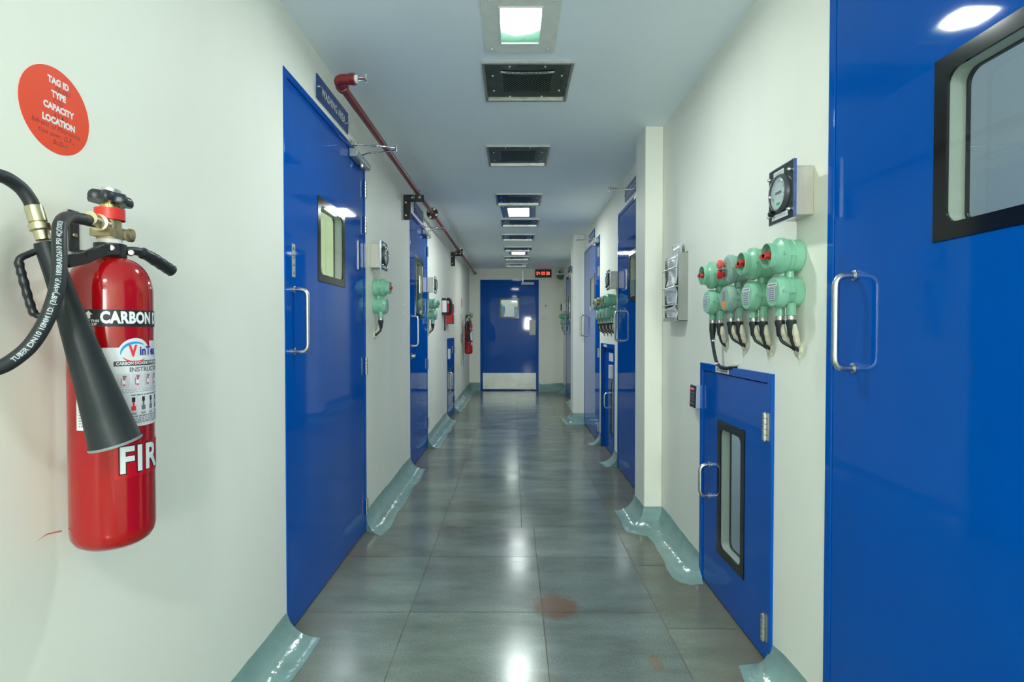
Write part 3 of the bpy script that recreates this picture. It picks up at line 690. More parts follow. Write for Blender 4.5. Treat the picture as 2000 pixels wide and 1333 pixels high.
def vent(x, y, w, d, label, lettered=False):
    t = free('ceiling_vent', (x, y, H), label, 'vent', 'perforated steel ceiling vents')
    bm = B(); ring(bm, (-w / 2, w / 2, -d / 2, d / 2), (-w / 2 + .012, w / 2 - .012, -d / 2 + .012, d / 2 - .012), .002, 0, .012, k=1)
    for v in bm.verts: v.co = Vector((v.co.x, v.co.z, -v.co.y))
    mk('rim', bm, STEEL, t, smooth=0)
    bm = B(); box(bm, -w / 2 + .011, w / 2 - .011, -d / 2 + .011, d / 2 - .011, -.003, 0)
    mk('plate', bm, VENTST, t, smooth=0)
    bm = B(); box(bm, -w * .28, w * .28, -d * .26, d * .26, -.0045, -.0028); mk('perforated_panel', bm, PERF, t, smooth=0)
    e = .045
    screws(t, [(-w / 2 + e, -d * .17), (-w / 2 + e, d * .22), (w / 2 - e, -d * .17), (w / 2 - e, d * .22), (-w * .2, -d / 2 + e), (w * .19, -d / 2 + e), (-w * .2, d / 2 - e), (w * .19, d / 2 - e)], -.003)
    if lettered:
        bm = B(); n = 12; zz = lambda x: -.006 - .0
        yy = lambda x: -d * .275 + .020 * (1 - (x / .125) ** 2) * .6
        for i in range(n):
            xa, xb = -.125 + .25 * i / n, -.125 + .25 * (i + 1) / n
            bm.faces.new([bm.verts.new(p) for p in ((xa, yy(xa) - .009, -.0065), (xb, yy(xb) - .009, -.0065), (xb, yy(xb) + .009, -.0065), (xa, yy(xa) + .009, -.0065))])
        ls = mk('label_strip', bm, LABELW, t, smooth=0); ls['label'] = 'curled white label strip with black print'
        tb = text_bm('VEN-001/PASSAGE-01/R001', .0155, .0006, sx=1.16)
        for v in tb.verts: v.co = Vector((v.co.x, yy(v.co.x) - v.co.z, -.0068))
        mk('lettering', tb, INK, ls, smooth=0)
    return t
VENTS = [(.065, 2.69, .418, .41, 'nearest ceiling vent, with a curled white label strip on it'), (.030, 3.81, .418, .425, 'second ceiling vent from the viewer, alone on bare ceiling'),
         (.047, 5.06, .412, .41, 'ceiling vent just before the middle lamp'), (.072, 6.14, .416, .41, 'ceiling vent just beyond the middle lamp'),
         (.058, 7.10, .414, .44, 'ceiling vent alone between the middle and the far lamp'), (.062, 8.10, .404, .40, 'ceiling vent just before the far lamp'),
         (.056, 9.12, .405, .39, 'ceiling vent just beyond the far lamp'), (.050, 10.07, .40, .39, 'last ceiling vent, closest to the end wall')]
for i, (x, y, w, d, lb) in enumerate(VENTS): vent(x, y, w, d, lb, i == 0)

# ------------------------------------------------------------------ name signs over the doors
def sign(side, a, z, w, h, label, txt=None, lines=1, seed=1):
    t = thing('name_sign', side, a, z, label, 'sign', 'blue name signs over the doors')
    bm = B(); box(bm, 0, w, -.006, 0, 0, h); mk('panel', bm, BLUE2, t, bev=.001)
    for x in (.012, w - .012):
        bm = B(); lathe(bm, (x, -.006, h * .5), (0, -1, 0), [(0, .006), (.008, .006), (.010, .004)], 10); mk('stud', bm, STEEL, t)
    if txt: text('lettering', txt, .052, WHITE, t, w * .5, h * .46, -.0065, bold=.0016, sx=.86, spacing=1.03)
    else: bars('lettering', t, mat('dim_white_print', (.35, .42, .55), .5), w * .16, w * .86, [h * .5] if lines == 1 else [h * .64, h * .36], h * (.34 if lines == 1 else .17), -.0063, seed, unit=.014)
    return t
sign('L', 2.402, 2.182, .448, .106, 'blue sign reading WASHING AREA in white letters', 'WASHING AREA')
sign('L', 4.74, 2.185, .47, .105, 'blue name sign over the second door on the extinguisher side', seed=4)
sign('R', 4.372, 2.185, .45, .105, 'blue name sign over the door past the near pillar, cut by a closer arm', lines=2, seed=5)
sign('R', 6.459, 2.190, .45, .10, 'blue name sign over the third side door', seed=6)
sign('R2', 9.75, 2.185, .45, .10, 'small blue name sign over the farthest side door', seed=7)

# ------------------------------------------------------------------ red sprinkler pipe with brackets
P0, P1 = Vector((-.752, 2.36, 2.238)), Vector((-.752, YE - .005, 2.292))
pp = free('sprinkler_pipe', P0, 'dark red sprinkler pipe running under the ceiling along the extinguisher wall', 'pipe')
def onpipe(y): return P0.lerp(P1, (y - P0.y) / (P1.y - P0.y)) - P0
bm = B(); tube(bm, [Vector((0, .03, 0)), P1 - P0], .0185, 18); mk('pipe_run', bm, REDP, pp)
bm = B(); tube(bm, bend([(0, .075, 0), (0, 0, .002), (.075, 0, .004)], .03, 8), .0225, 18)
lathe(bm, (.0, .075, 0), (0, -1, 0), [(0, .027), (.022, .027), (.024, .023)], 18); lathe(bm, (.075, 0, .004), (-1, 0, 0), [(0, .0245), (.02, .0245), (.024, .0225)], 18)
el = mk('elbow', bm, REDP, pp)
def sprinkler(parent, o, axis):
    o = Vector(o); a = Vector(axis).normalized()
    bm = B(); lathe(bm, o, a, [(0, .017), (.010, .017), (.012, .012)], 16); s = mk('sprinkler_head', bm, WHITE, parent)
    bm = B(); _, u, v = frame_from(a)
    for sg in (-1, 1): tube(bm, smooth_path([o + a * .010 + u * .010 * sg, o + a * .022 + u * .014 * sg, o + a * .036 + u * .012 * sg, o + a * .047 + u * .002 * sg], 4), .0026, 8)
    lathe(bm, o + a * .045, a, [(0, .004), (.004, .004), (.005, .016), (.0065, .016)], 12)
    for i in range(8):
        th = 2 * PI * i / 8; dirv = u * math.cos(th) + v * math.sin(th); M = None
        tube(bm, [o + a * .0505 + dirv * .014, o + a * .048 + dirv * .021], .0024, 6)
    mk('deflector_frame', bm, CHROME, s)
    bm = B(); cyl(bm, o + a * .014, o + a * .044, .003, 10); mk('glass_bulb', bm, BULBRED, s)
    return s
sprinkler(pp, (.075, 0, .004), (1, 0, .02))
for y in (5.10, 7.62):
    c = onpipe(y); bm = B(); lathe(bm, c + Vector((0, -.014, 0)), (0, 1, 0), [(0, .024), (.002, .052), (.012, .054), (.016, .054), (.026, .052), (.028, .024)], 20)
    fl_ = mk('flange', bm, mat('dark_pipe_flange', (.06, .01, .01), .4), pp)
    for k in range(4):
        th = PI / 4 + k * PI / 2 + .35
        q = c + Vector((math.cos(th) * .040, 0, math.sin(th) * .040))
        bm = B(); lathe(bm, q + Vector((0, -.034, 0)), (0, 1, 0), [(0, 0), (.002, .012), (.012, .015), (.022, .015), (.022, .010), (.05, .010), (.05, .015), (.058, .013), (.060, 0)], 12, cap=False)
        mk('flange_bolt', bm, STEEL, fl_)
sprinkler(pp, onpipe(7.45) + Vector((.0, 0, .016)), (.5, 0, .8))
bm = B(); lathe(bm, onpipe(YE - .03), (0, 1, 0), [(0, .028), (.024, .028)], 16); mk('end_collar', bm, REDP, pp)
def bracket(y, label):
    zp = (P0 + onpipe(y)).z - .020
    t = thing('pipe_bracket', 'L', y, zp, label, 'bracket', 'black pipe brackets')
    M = Matrix.Rotation(0, 4, 'Z'); bm = B(); pts = rrect(0, 1, 0, 1, .1)
    # flat L plate standing across the wall
    def plate(out0, out1, z0, z1):
        pr = [p for c in rrect(out0, out1, z0, z1, .008, 4) for p in c]
        a = [bm.verts.new((-.004, -o, z)) for o, z in pr]; b = [bm.verts.new((.004, -o, z)) for o, z in pr]
        n = len(pr); bm.faces.new(a); bm.faces.new(b[::-1])
        for i in range(n): bm.faces.new((a[i], b[i], b[(i + 1) % n], a[(i + 1) % n]))
    plate(0, .160, -.056, 0); plate(0, .056, -.195, -.050)
    mk('angle_plate', bm, BLACKP, t, smooth=30)
    for (o, z) in ((.018, -.06), (.018, -.16), (.068, -.022), (.125, -.022)):
        bm = B(); lathe(bm, (-.004, -o, z), (-1, 0, 0), [(0, .008), (.005, .008), (.006, .005), (.014, .005)], 8); mk('bolt', bm, STEEL, t)
    bm = B(); tube(bm, smooth_path([(-.006, -.084, -.03), (-.006, -.084, .02), (-.006, -.095, .038), (-.006, -.108, .041), (-.006, -.121, .038), (-.006, -.132, .02), (-.006, -.132, -.03)], 4), .003, 8)
    mk('u_bolt', bm, STEEL, t)
    return t
bracket(4.30, 'black L bracket above the second door, nearer one holding the red pipe')
bracket(7.55, 'small black L bracket far along the red pipe, next to a flange')

# ------------------------------------------------------------------ pressure gauges
def gauge(side, a, z, label, w=.15, h=.168):
    """z: centre height; a: wall position of the centre"""
    t = thing('pressure_gauge', side, a, z, label, 'gauge', 'pressure gauges in steel boxes')
    bm = B(); box(bm, -.052, .052, -.066, 0, -.074, .072); mk('steel_box', bm, STEELW, t, bev=.002)
    bm = B(); box(bm, -w / 2, w / 2, -.074, -.066, -h / 2, h / 2); mk('face_plate', bm, SMOKE, t, bev=.001)
    bm = B(); ring(bm, (-w / 2 - .0015, w / 2 + .0015, -h / 2 - .0015, h / 2 + .0015), (-w / 2 + .002, w / 2 - .002, -h / 2 + .002, h / 2 - .002), .001, -.0735, -.064, k=1); mk('plate_edge', bm, CHROME, t, smooth=0)
    bm = B(); lathe(bm, (0, -.074, .002), (0, -1, 0), [(0, .0585), (.004, .0585), (.009, .056), (.0125, .0535), (.013, .0515), (.006, .0505)], 32, cap=False)
    bz = mk('bezel', bm, mat('grey_bezel', (.055, .06, .065), .3), t)
    bm = B(); lathe(bm, (0, -.080, .002), (0, -1, 0), [(0, .051), (.0005, .051)], 32); df = mk('dial_face', bm, DIALW, bz)
    bm = B()
    for i in range(21):
        th = R(210 - 240 * i / 20); r0, r1 = (.031, .040) if i % 5 == 0 else (.035, .040)
        M = Matrix.Translation((0, 0, .002)) @ Matrix.Rotation(-th, 4, 'Y')
        box(bm, r0, r1, -.0812, -.0806, -.0007, .0007, M)
    box(bm, -.018, .018, -.0812, -.0806, .000, .008)
    mk('scale_marks', bm, GREYINK, df, smooth=0)
    bm = B(); box(bm, -.044, -.030, -.0812, -.0806, -.010, -.008); box(bm, .032, .046, -.0812, -.0806, -.004, -.002); mk('pointer', bm, INK, df, smooth=0)
    bm = B(); box(bm, -.018, .014, -.0813, -.0806, -.040, -.018); s = mk('calibration_sticker', bm, LABELW, df, smooth=0)
    bm = B(); box(bm, -.012, .010, -.0816, -.0812, -.034, -.026); mk('green_print', bm, GREENP, s, smooth=0)
    bm = B(); lathe(bm, (0, -.087, .002), (0, -1, 0), [(0, .0515), (.003, .048), (.007, .033), (.009, .0)], 32, cap=False); mk('dial_glass', bm, GLASS, bz)
    for (x0, x1, zc) in ((-.043, .020, .066), (-.052, .046, -.066)):
        bm = B(); box(bm, x0, x1, -.0752, -.0738, zc - .008, zc + .008); l = mk('label_strip', bm, LABELW, t, smooth=0)
        bars('lettering', l, mat('faint_print', (.45, .46, .48), .6), x0 + .006, x1 - .006, (zc,), .004, -.0753, 2)
    for x in (-w / 2 + .012, w / 2 - .014):
        for q in (-.058, .058):
            bm = B(); lathe(bm, (x, -.074, q), (0, -1, 0), [(0, .006), (.003, .0065), (.009, .005), (.011, .003), (.0115, 0)], 12, cap=False); mk('dome_nut', bm, CHROME, t)
    bm = B(); lathe(bm, (-.045, -.074, -.052), (0, -1, 0), [(0, .010), (.012, .009), (.016, .005)], 12); mk('zero_knob', bm, BLACK, t)
    return t
gA = gauge('R', 1.685, 1.584, 'steel boxed pressure gauge above the nearest group of four green switches')
dup(gA, 'L', 3.345, 1.620, 'steel boxed pressure gauge beside the WASHING AREA door')
dup(gA, 'L', 5.515, 1.628, 'steel boxed pressure gauge just beyond the second door on the extinguisher wall')
dup(gA, 'R', 4.742, 1.605, 'steel boxed pressure gauge above the second hatch')
dup(gA, 'R2', 10.23, 1.610, 'small far pressure gauge beside the farthest side door')

# ------------------------------------------------------------------ explosion proof switch units
def switch_unit(side, a, z, label, kind='rotary', group='green switch and socket units', longcable=False, lidmarks=True):
    """z: height of the upper drum axis"""
    g = GREENG if kind == 'push' else GREEN
    t = thing('switch_unit', side, a, z, label, 'switch', group)
    def drum(zc, r, front):
        bm = B(); prof = [(0, r * .9), (.006, r), (.028, r), (.029, r * 1.03), (.033, r * 1.03), (.034, r), (.040, r), (.041, r * 1.04), (.047, r * 1.04), (.048, r * 1.01), (.053, r * 1.01),
                          (.054, r * 1.12), (.062, r * 1.13), (.070, r * 1.10)]
        lathe(bm, (0, 0, zc), (0, -1, 0), prof + front, 32, cap=False)
        for sg in (-1, 1):   # clamp lugs
            box(bm, sg * r * .98 - .008, sg * r * .98 + .008, -.072, -.036, zc - .006, zc + .008)
            lathe(bm, (sg * r * 1.08, -.074, zc + .001), (0, 1, 0), [(0, .005), (.010, .005), (.010, .003), (.03, .003)], 8)
        return bm
    r = .050
    if kind == 'rotary':
        up = mk('switch_drum', drum(0, r, [(.074, r * .98), (.080, r * .84), (.083, r * .80), (.103, r * .79), (.104, r * .74), (.083, r * .72), (.080, 0)]), g, t, smooth=32)
        bm = B(); box(bm, -.007, .007, -.112, -.084, -.010, .010); box(bm, -.026, .026, -.112, -.100, -.0055, .0055)
        lathe(bm, (0, -.080, 0), (0, -1, 0), [(0, .014), (.008, .014), (.010, .010)], 14)
        mk('rotary_knob', bm, REDK, up)
    else:
        up = mk('switch_drum', drum(0, r, [(.073, r * 1.0), (.076, r * .92), (.078, 0)]), g, t, smooth=32)
        for (zc, m_) in ((.021, PINK), (-.019, REDD)):
            bm = B(); lathe(bm, (-.012, -.078, zc), (0, -1, 0), [(0, .008), (.012, .008), (.012, .017), (.022, .017), (.026, .012), (.027, 0)], 18, cap=False); mk('push_button', bm, m_, up)
        bm = B(); box(bm, -.03, .014, -.100, -.078, -.0015, .0015); mk('button_guard', bm, STEEL, up)
    # neck and lower box
    bm = B(); lathe(bm, (0, -.030, -.045), (0, 0, -1), [(0, .014), (.03, .014)], 16); mk('neck', bm, g, t)
    zc = -.112; rl = .046
    lo = mk('socket_drum', drum(zc, rl, [(.078, rl * 1.0), (.082, rl * .96), (.083, 0)]), g, t, smooth=32)
    if kind == 'rotary':
        if lidmarks:
            bm = B(); box(bm, -.028, .030, -.0842, -.083, zc + .016, zc + .028); s = mk('name_strip', bm, LABELW, lo, smooth=0)
            bars('lettering', s, GREYINK, -.022, .025, (zc + .022,), .004, -.0843, 5)
        bm = B(); box(bm, -.024, .020, -.0842, -.083, zc - .026, zc + .014); s = mk('data_plate', bm, mat('grey_data_plate', (.50, .53, .58), .35), lo, smooth=0)
        bars('lettering', s, mat('plate_print', (.12, .14, .22), .6), -.021, .017, [zc + .010 - .0062 * i for i in range(6)], .0022, -.0843, 6)
    else:
        bm = B(); box(bm, -.018, .010, -.0842, -.083, zc - .008, zc + .028); mk('data_plate', bm, mat('dark_data_plate', (.22, .23, .24), .35), lo, smooth=0)
        bm = B(); box(bm, -.016, .012, -.0845, -.083, zc - .034, zc - .010); mk('warning_tag', bm, ORANGEP, lo, smooth=0)
    for (x, yy) in ((-.020, -.048), (.022, -.034)):
        bm = B(); lathe(bm, (x, yy, zc - .036), (0, 0, -1), [(0, .014), (.034, .014), (.034, .0155), (.038, .0155)], 16); mk('conduit_stub', bm, g, lo)
        bm = B(); lathe(bm, (x, yy, zc - .074), (0, 0, -1), [(0, .013), (.004, .014), (.012, .014), (.013, .010), (.018, .010)], 16); mk('cable_gland', bm, STEEL, lo)
        if longcable and x < 0: continue
        bm = B(); lathe(bm, (x, yy, zc - .088), (0, 0, -1), [(0, .015), (.010, .0155), (.022, .012), (.044, .010), (.052, .007)], 14)
        bt = mk('gland_boot', bm, RUBBER, lo)
        bm = B(); tube(bm, smooth_path([(x, yy, zc - .135), (x * .8, yy + .006, zc - .155), (x * .5 + .004, -.018, zc - .172), (x * .4 + .006, .004, zc - .190)], 5), .0055, 8); mk('cable', bm, RUBBER, bt)
        bm = B(); tube(bm, smooth_path([(x + .009, yy + .004, zc - .10), (x + .009, yy + .010, zc - .135), (x * .6 + .008, -.012, zc - .168)], 5), [.006, .007, .008, .009, .010, .009, .009, .010, .008, .009, .006], 8); mk('sealant_run', bm, PUTTY, bt)
    bm = B(); bmesh.ops.create_icosphere(bm, subdivisions=3, radius=1)
    for v in bm.verts:
        n_ = 1 + .25 * math.sin(v.co.x * 9 + v.co.z * 7) * math.sin(v.co.z * 11)
        v.co = Vector((v.co.x * .024 * n_ + .004, v.co.y * .010, v.co.z * .026 * n_ + zc - .180))
    mk('sealant_patch', bm, PUTTY, t)
    return t
SW = {}
for i, (yy, kd, lb) in enumerate(((1.715, 'rotary', 'nearest green switch unit of four, closest to the tall blue door'), (1.905, 'rotary', 'green rotary switch unit next to the nearest one, red knob tilted up'),
                                  (2.105, 'push', 'grey green switch unit with two red push buttons and an orange tag'), (2.300, 'rotary', 'green rotary switch unit closest to the paper holder, with a long looped cable'))):
    SW[i] = switch_unit('R', yy, 1.400, lb, kd, longcable=(i == 3))
    SW[i].location.z += random.uniform(-.003, .003)
for ch in children(SW[1]):
    if ch.name.startswith('switch_drum'):
        for k in children(ch): k.rotation_euler = (0, R(-14), 0)
# extra cable runs on the near group
lcab = SW[3]
bm = B(); lathe(bm, (-.020, -.048, -.200), (0, 0, -1), [(0, .0135), (.034, .0135), (.036, .0125), (.060, .010), (.075, .008)], 14); bt = mk('gland_boot', bm, RUBBER, lcab)
bm = B(); tube(bm, smooth_path([(-.020, -.048, -.27), (-.016, -.046, -.30), (-.014, -.040, -.335), (-.008, -.034, -.365), (.018, -.028, -.382), (.05, -.020, -.386), (.085, -.010, -.380), (.12, .002, -.372)], 6), .0072, 10); mk('cable', bm, RUBBER, bt)
for z in (-.272, -.345, -.368):
    bm = B(); lathe(bm, (-.017 if z > -.36 else -.004, -.045 if z > -.3 else -.036, z), (.1, 0, 1), [(-.003, .0095), (.003, .0095)], 12); mk('cable_tie', bm, LABELW, bt)
bm = B(); tube(bm, smooth_path([(.085, -.008, -.374), (.105, -.004, -.368), (.135, .001, -.366)], 5), [.006, .008, .007, .010, .009, .008, .010, .008, .007, .005, .003], 8); mk('sealant_run', bm, PUTTY, bt)
# one unit on each other place
sA = switch_unit('L', 3.375, 1.432, 'green switch unit below the gauge beside the WASHING AREA door', 'rotary', lidmarks=False)
dup(sA, 'L', 5.55, 1.440, 'green switch unit below the gauge past the second door on the extinguisher wall')
dup(sA, 'L', 10.12, 1.452, 'green switch unit showing behind the far fire extinguisher')
dup(sA, 'R2', 10.33, 1.440, 'small far green switch unit below the gauge by the farthest side door')
for i, lb in enumerate(('green switch unit over the second hatch, the one closest to the viewer', 'green switch unit over the second hatch, second of the four there', 'green switch unit over the second hatch, third of the four there', 'green switch unit over the second hatch, the one nearest the third side door')):
    if i == 2: dup(SW[2], 'R', 4.80 + .19 * i, 1.437, lb)
    else: dup(sA, 'R', 4.80 + .19 * i, 1.437, lb)

# ------------------------------------------------------------------ stainless document holder with sleeves
ph = thing('document_holder', 'R', 3.05, 1.217, 'open steel document holder on the wall beside the near pillar', 'holder')
bm = B(); box(bm, 0, .25, -.004, 0, 0, .355); mk('back_plate', bm, MIRROR, ph, smooth=0)
bm = B(); box(bm, .247, .25, -.050, -.004, 0, .350); mk('side_plate', bm, MIRROR, ph, smooth=0)
bm = B(); box(bm, 0, .003, -.050, -.004, 0, .350); mk('side_plate', bm, MIRROR, ph, smooth=0)
bm = B(); box(bm, 0, .25, -.055, -.004, 0, .003); box(bm, 0, .25, -.058, -.055, 0, .018); mk('bottom_tray', bm, STEEL, ph, smooth=0)
for z in (.085, .178, .275):
    bm = B(); tube(bm, bend([(.247, -.02, z), (.247, -.066, z), (.003, -.066, z), (.003, -.02, z)], .01, 4), .0026, 8); mk('retaining_wire', bm, STEEL, ph)
def sleeve(x0, x1, z0, z1, y0, lean, label, seed, rows_=9, tilt=0):
    rn = random.Random(seed); t = thing('document_sleeve', 'R', 3.05, 1.217, label, 'document', 'papers in plastic sleeves')
    bm = B(); nx, nz = 8, 12; G = []
    ph_ = rn.uniform(0, 6)
    for j in range(nz + 1):
        row = []
        for i in range(nx + 1):
            u, v = i / nx, j / nz
            x = x0 + (x1 - x0) * u + tilt * v; z = z0 + (z1 - z0) * v + .012 * (u - .5) * v
            y = y0 - lean * v + .005 * math.sin(u * 5 + v * 4 + ph_) + .003 * math.sin(v * 9 + ph_ * 2) - .006 * (u * u)
            row.append(bm.verts.new((x, y, z)))
        G.append(row)
    for j in range(nz):
        for i in range(nx): bm.faces.new((G[j][i], G[j][i + 1], G[j + 1][i + 1], G[j + 1][i]))
    s = mk('sleeve', bm, SLEEVE, t); md = s.modifiers.new('solid', 'SOLIDIFY'); md.thickness = .003
    bars('print', s, mat('document_print', (.26, .30, .33), .6), x0 + .03 + tilt * .5, x1 - .04 + tilt * .5, [z0 + (z1 - z0) * (.2 + .62 * k / rows_) for k in range(rows_)], .0035, y0 - lean * .5 - .016, seed, unit=.012)
    return t
sleeve(.055, .215, .015, .415, -.016, .000, 'tallest paper sleeve standing at the back of the steel holder', 1, 6, .0)
sleeve(.015, .225, .19, .345, -.042, .006, 'upper front paper sleeve under the top wire of the holder', 2, 9, .012)
sleeve(.010, .222, .090, .186, -.044, .008, 'middle front paper sleeve bulging below the second wire', 3, 6)
sleeve(.012, .218, .006, .076, -.042, .004, 'lowest crumpled paper sleeve resting in the tray', 4, 4)

# ------------------------------------------------------------------ keypad beside the near hatch
kp = thing('access_keypad', 'R', 2.66, .798, 'black faced access keypad on the frame corner of the near hatch', 'keypad')
bm = B(); vs = box(bm, 0, .078, -.030, 0, 0, .110)
for v in vs:
    if v.co.z > .05 and v.co.y < -.01: v.co.y += .004
mk('housing', bm, SILVERB, kp, bev=.003)
bm = B(); vs = box(bm, .003, .075, -.036, -.029, .002, .108)
for v in vs:
    if v.co.z > .05: v.co.y += .004
fp = mk('key_face', bm, BLACK, kp, bev=.002)
for r_ in range(4):
    for c_ in range(3):
        bm = B(); x, z = .016 + c_ * .023, .020 + r_ * .017; y = -.0362 + .0042 * z / .11 * 1.1
        lathe(bm, (x, y + .001, z), (0, -1, 0), [(0, .0055), (.0018, .005)], 10); mk('key', bm, GREYINK, fp)
bm = B(); box(bm, .022, .056, -.0350, -.0320, .088, .094); mk('status_light', bm, LEDDOT, fp, smooth=0)

# ------------------------------------------------------------------ end wall: clock, switch, stud, green beacon
ck = thing('digital_clock', 'E', .42, 2.205, 'black digital clock with red numerals over the end door', 'clock')
bm = B(); ring(bm, (0, .318, 0, .158), (.016, .302, .016, .142), .003, -.04, 0, k=2); mk('casing', bm, BLACKP, ck, smooth=0)
bm = B(); box(bm, .014, .304, -.03, 0, .014, .144); mk('display', bm, SMOKE, ck, smooth=0)
SEG = {'a': (.15, .85, .92, 1.08), 'd': (.15, .85, -.08, .08), 'g': (.15, .85, .43, .57), 'f': (-.02, .16, .52, .98), 'b': (.84, 1.02, .52, .98), 'e': (-.02, .16, .02, .48), 'c': (.84, 1.02, .02, .48)}
NUM = {'0': 'abcdef', '1': 'bc', '4': 'fgbc', '9': 'abcdfg', '8': 'abcdefg', '5': 'afgcd'}
for i, ch in enumerate('040908'):
    bm = B(); x0 = .030 + i * .036 + (i // 2) * .022; w_, h_ = .026, .052
    for s_ in NUM[ch]:
        a_, b_, c_, d_ = SEG[s_]; box(bm, x0 + a_ * w_, x0 + b_ * w_, -.0315, -.0302, .056 + c_ * h_, .056 + d_ * h_)
    mk('digit', bm, LED, ck, smooth=0)
ws = thing('wall_switch', 'E', .56, 1.395, 'small white wall switch beside the end door', 'switch')
bm = B(); box(bm, 0, .09, -.012, 0, 0, .085); mk('plate', bm, LABELW, ws, bev=.003)
bm = B(); box(bm, .014, .04, -.017, -.011, .02, .065); box(bm, .05, .076, -.017, -.011, .02, .065); mk('rocker', bm, WHITE, ws, bev=.002)
st = thing('wall_stud', 'E', .62, 1.66, 'small steel door stop knob on the end wall above the switch', 'stud')
bm = B(); lathe(bm, (0, 0, 0), (0, -1, 0), [(0, .008), (.03, .008), (.034, .019), (.048, .019), (.054, .010)], 14); mk('knob', bm, CHROME, st)
gb = thing('alarm_beacon', 'E', .905, 2.23, 'round dark green alarm sounder high in the far corner of the end wall', 'alarm')
bm = B(); lathe(bm, (0, 0, 0), (0, -1, 0), [(0, .05), (.03, .066), (.08, .070), (.10, .066), (.11, .05), (.118, 0)], 24, cap=False); mk('domed_housing', bm, GREEND, gb)
bm = B(); lathe(bm, (-.01, -.05, .060), (0, 0, 1), [(0, .017), (.035, .017), (.04, .010)], 14); gl_ = mk('cable_gland', bm, BLACK, gb)
bm = B(); lathe(bm, (-.008, -.05, .098), (.1, 0, 1), [(0, .007), (.034, .005)], 10); mk('cable', bm, LABELW, gl_)
ex = free('exit_tag', (.750, 7.05, 1.955), 'tiny green tag on the far pillar corner', 'tag'); ex.rotation_euler = (0, 0, 0)
bm = B(); box(bm, -.012, 0, -.045, .045, -.04, .04); mk('tag_plate', bm, GREEND, ex, bev=.002)

# ------------------------------------------------------------------ things further along the extinguisher wall
tp = thing('wall_telephone', 'L', 6.62, 1.36, 'black wall telephone with a hanging cord beyond the second door', 'telephone')
bm = B(); box(bm, -.06, .07, -.055, 0, 0, .20); mk('body', bm, BLACK, tp, bev=.012)
bm = B(); tube(bm, smooth_path([(.03, -.055, .01), (.03, -.085, .02), (.03, -.10, .06), (.03, -.10, .13), (.03, -.09, .18), (.03, -.055, .195)], 4), .018, 10); mk('handset', bm, BLACK, tp)
bm = B(); box(bm, -.062, -.060, -.060, -.006, .03, .17); mk('paper_card', bm, LABELW, tp, bev=.001)
bm = B(); pts = []
for i in range(90):
    t_ = i / 89; pts.append((.0 + .010 * math.cos(i * 1.3), -.03 + .010 * math.sin(i * 1.3), -.0 - .19 * t_))
tube(bm, pts, .0035, 6); mk('coiled_cord', bm, RUBBER, tp)
rb = thing('red_wall_box', 'L', 6.98, 1.255, 'flat red metal box on the wall just past the telephone', 'box')
bm = B(); box(bm, 0, .20, -.078, 0, 0, .262); mk('body', bm, REDBOX, rb, bev=.003)
bm = B(); box(bm, .008, .192, -.082, -.078, .008, .254); mk('door', bm, REDBOX, rb, bev=.002)
bm = B(); box(bm, .165, .178, -.088, -.082, .115, .145); mk('latch', bm, STEEL, rb)
cv = thing('conduit_strip', 'L', 8.93, .60, 'thin pale conduit strip standing on the wall beside the far extinguisher', 'conduit')
bm = B(); box(bm, -.012, .012, -.016, 0, 0, .85); mk('channel', bm, mat('pale_conduit', (.42, .42, .34), .5), cv, bev=.002)
bm = B(); box(bm, -.016, .016, -.02, 0, .38, .52); mk('joint_cover', bm, mat('brown_cover', (.20, .17, .12), .5), cv, bev=.002)
for i, (y, z) in enumerate(((4.27, 1.365), (4.33, 1.365), (4.27, 1.30), (4.33, 1.30))):
    p_ = thing('wall_plug', 'L', y, z, 'one of four small cream wall plugs near the second door', 'plug', 'four small cream wall plugs')
    bm = B(); lathe(bm, (0, 0, 0), (0, -1, 0), [(0, .011), (.003, .011), (.005, .006)], 12); mk('cap', bm, PLUGW, p_)

# ------------------------------------------------------------------ round red sticker
sk = thing('round_sticker', 'L', 1.035, 1.5785, 'round red orange equipment sticker above the near extinguisher, filled in by hand', 'sticker', 'round extinguisher stickers')
bm = B(); lathe(bm, (0, 0, 0), (0, -1, 0), [(0, .0793), (.0006, .0793)], 110); mk('disc', bm, ORANGE, sk, smooth=0)
for s_, z, sz in (('TAG ID', .0540, .0162), ('TYPE', .0292, .0162), ('CAPACITY', .0045, .0162), ('LOCATION', -.0200, .0162)):
    text('printed_lettering', s_, sz, WHITE, sk, .006, z, -.0007, bold=.0009, sx=.90)
for s_, z, sz, x in (('FE-061', .0412, .0132, .016), ('CO2', .0165, .0122, .004), ('4.5 KG', -.0082, .0115, .010), ('Infront of Microniza', -.0325, .0132, .0), ('tion over, G.F.,', -.0460, .0130, .0), ('BLD-1', -.0595, .0130, .008)):
    text('handwriting', s_, sz, INK, sk, x, z, -.00075, bold=-.0001, shear=.18, spacing=1.06, sx=.95)

# ------------------------------------------------------------------ fire extinguisher
EX_Y, EX_Z, EC = 1.036, .757, .098      # wall position, base height, axis distance from the wall
RC = .068
fe = thing('fire_extinguisher', 'L', EX_Y, EX_Z, 'large red carbon dioxide extinguisher hanging on the near wall under the round sticker', 'extinguisher', 'red carbon dioxide extinguishers')
AX = Vector((0, -EC, 0))
bm = B(); prof = [(0, 0), (.002, .030), (.006, .048), (.014, .060), (.026, .0665), (.040, RC), (.480, RC)]
for i in range(1, 13):
    th = PI / 2 * i / 12; prof.append((.480 + .066 * math.sin(th), .021 + (RC - .021) * math.cos(th)))
prof += [(.556, .021)]
lathe(bm, AX, (0, 0, 1), prof, 64, cap=False); cyl_ = mk('cylinder', bm, RED, fe, smooth=50)
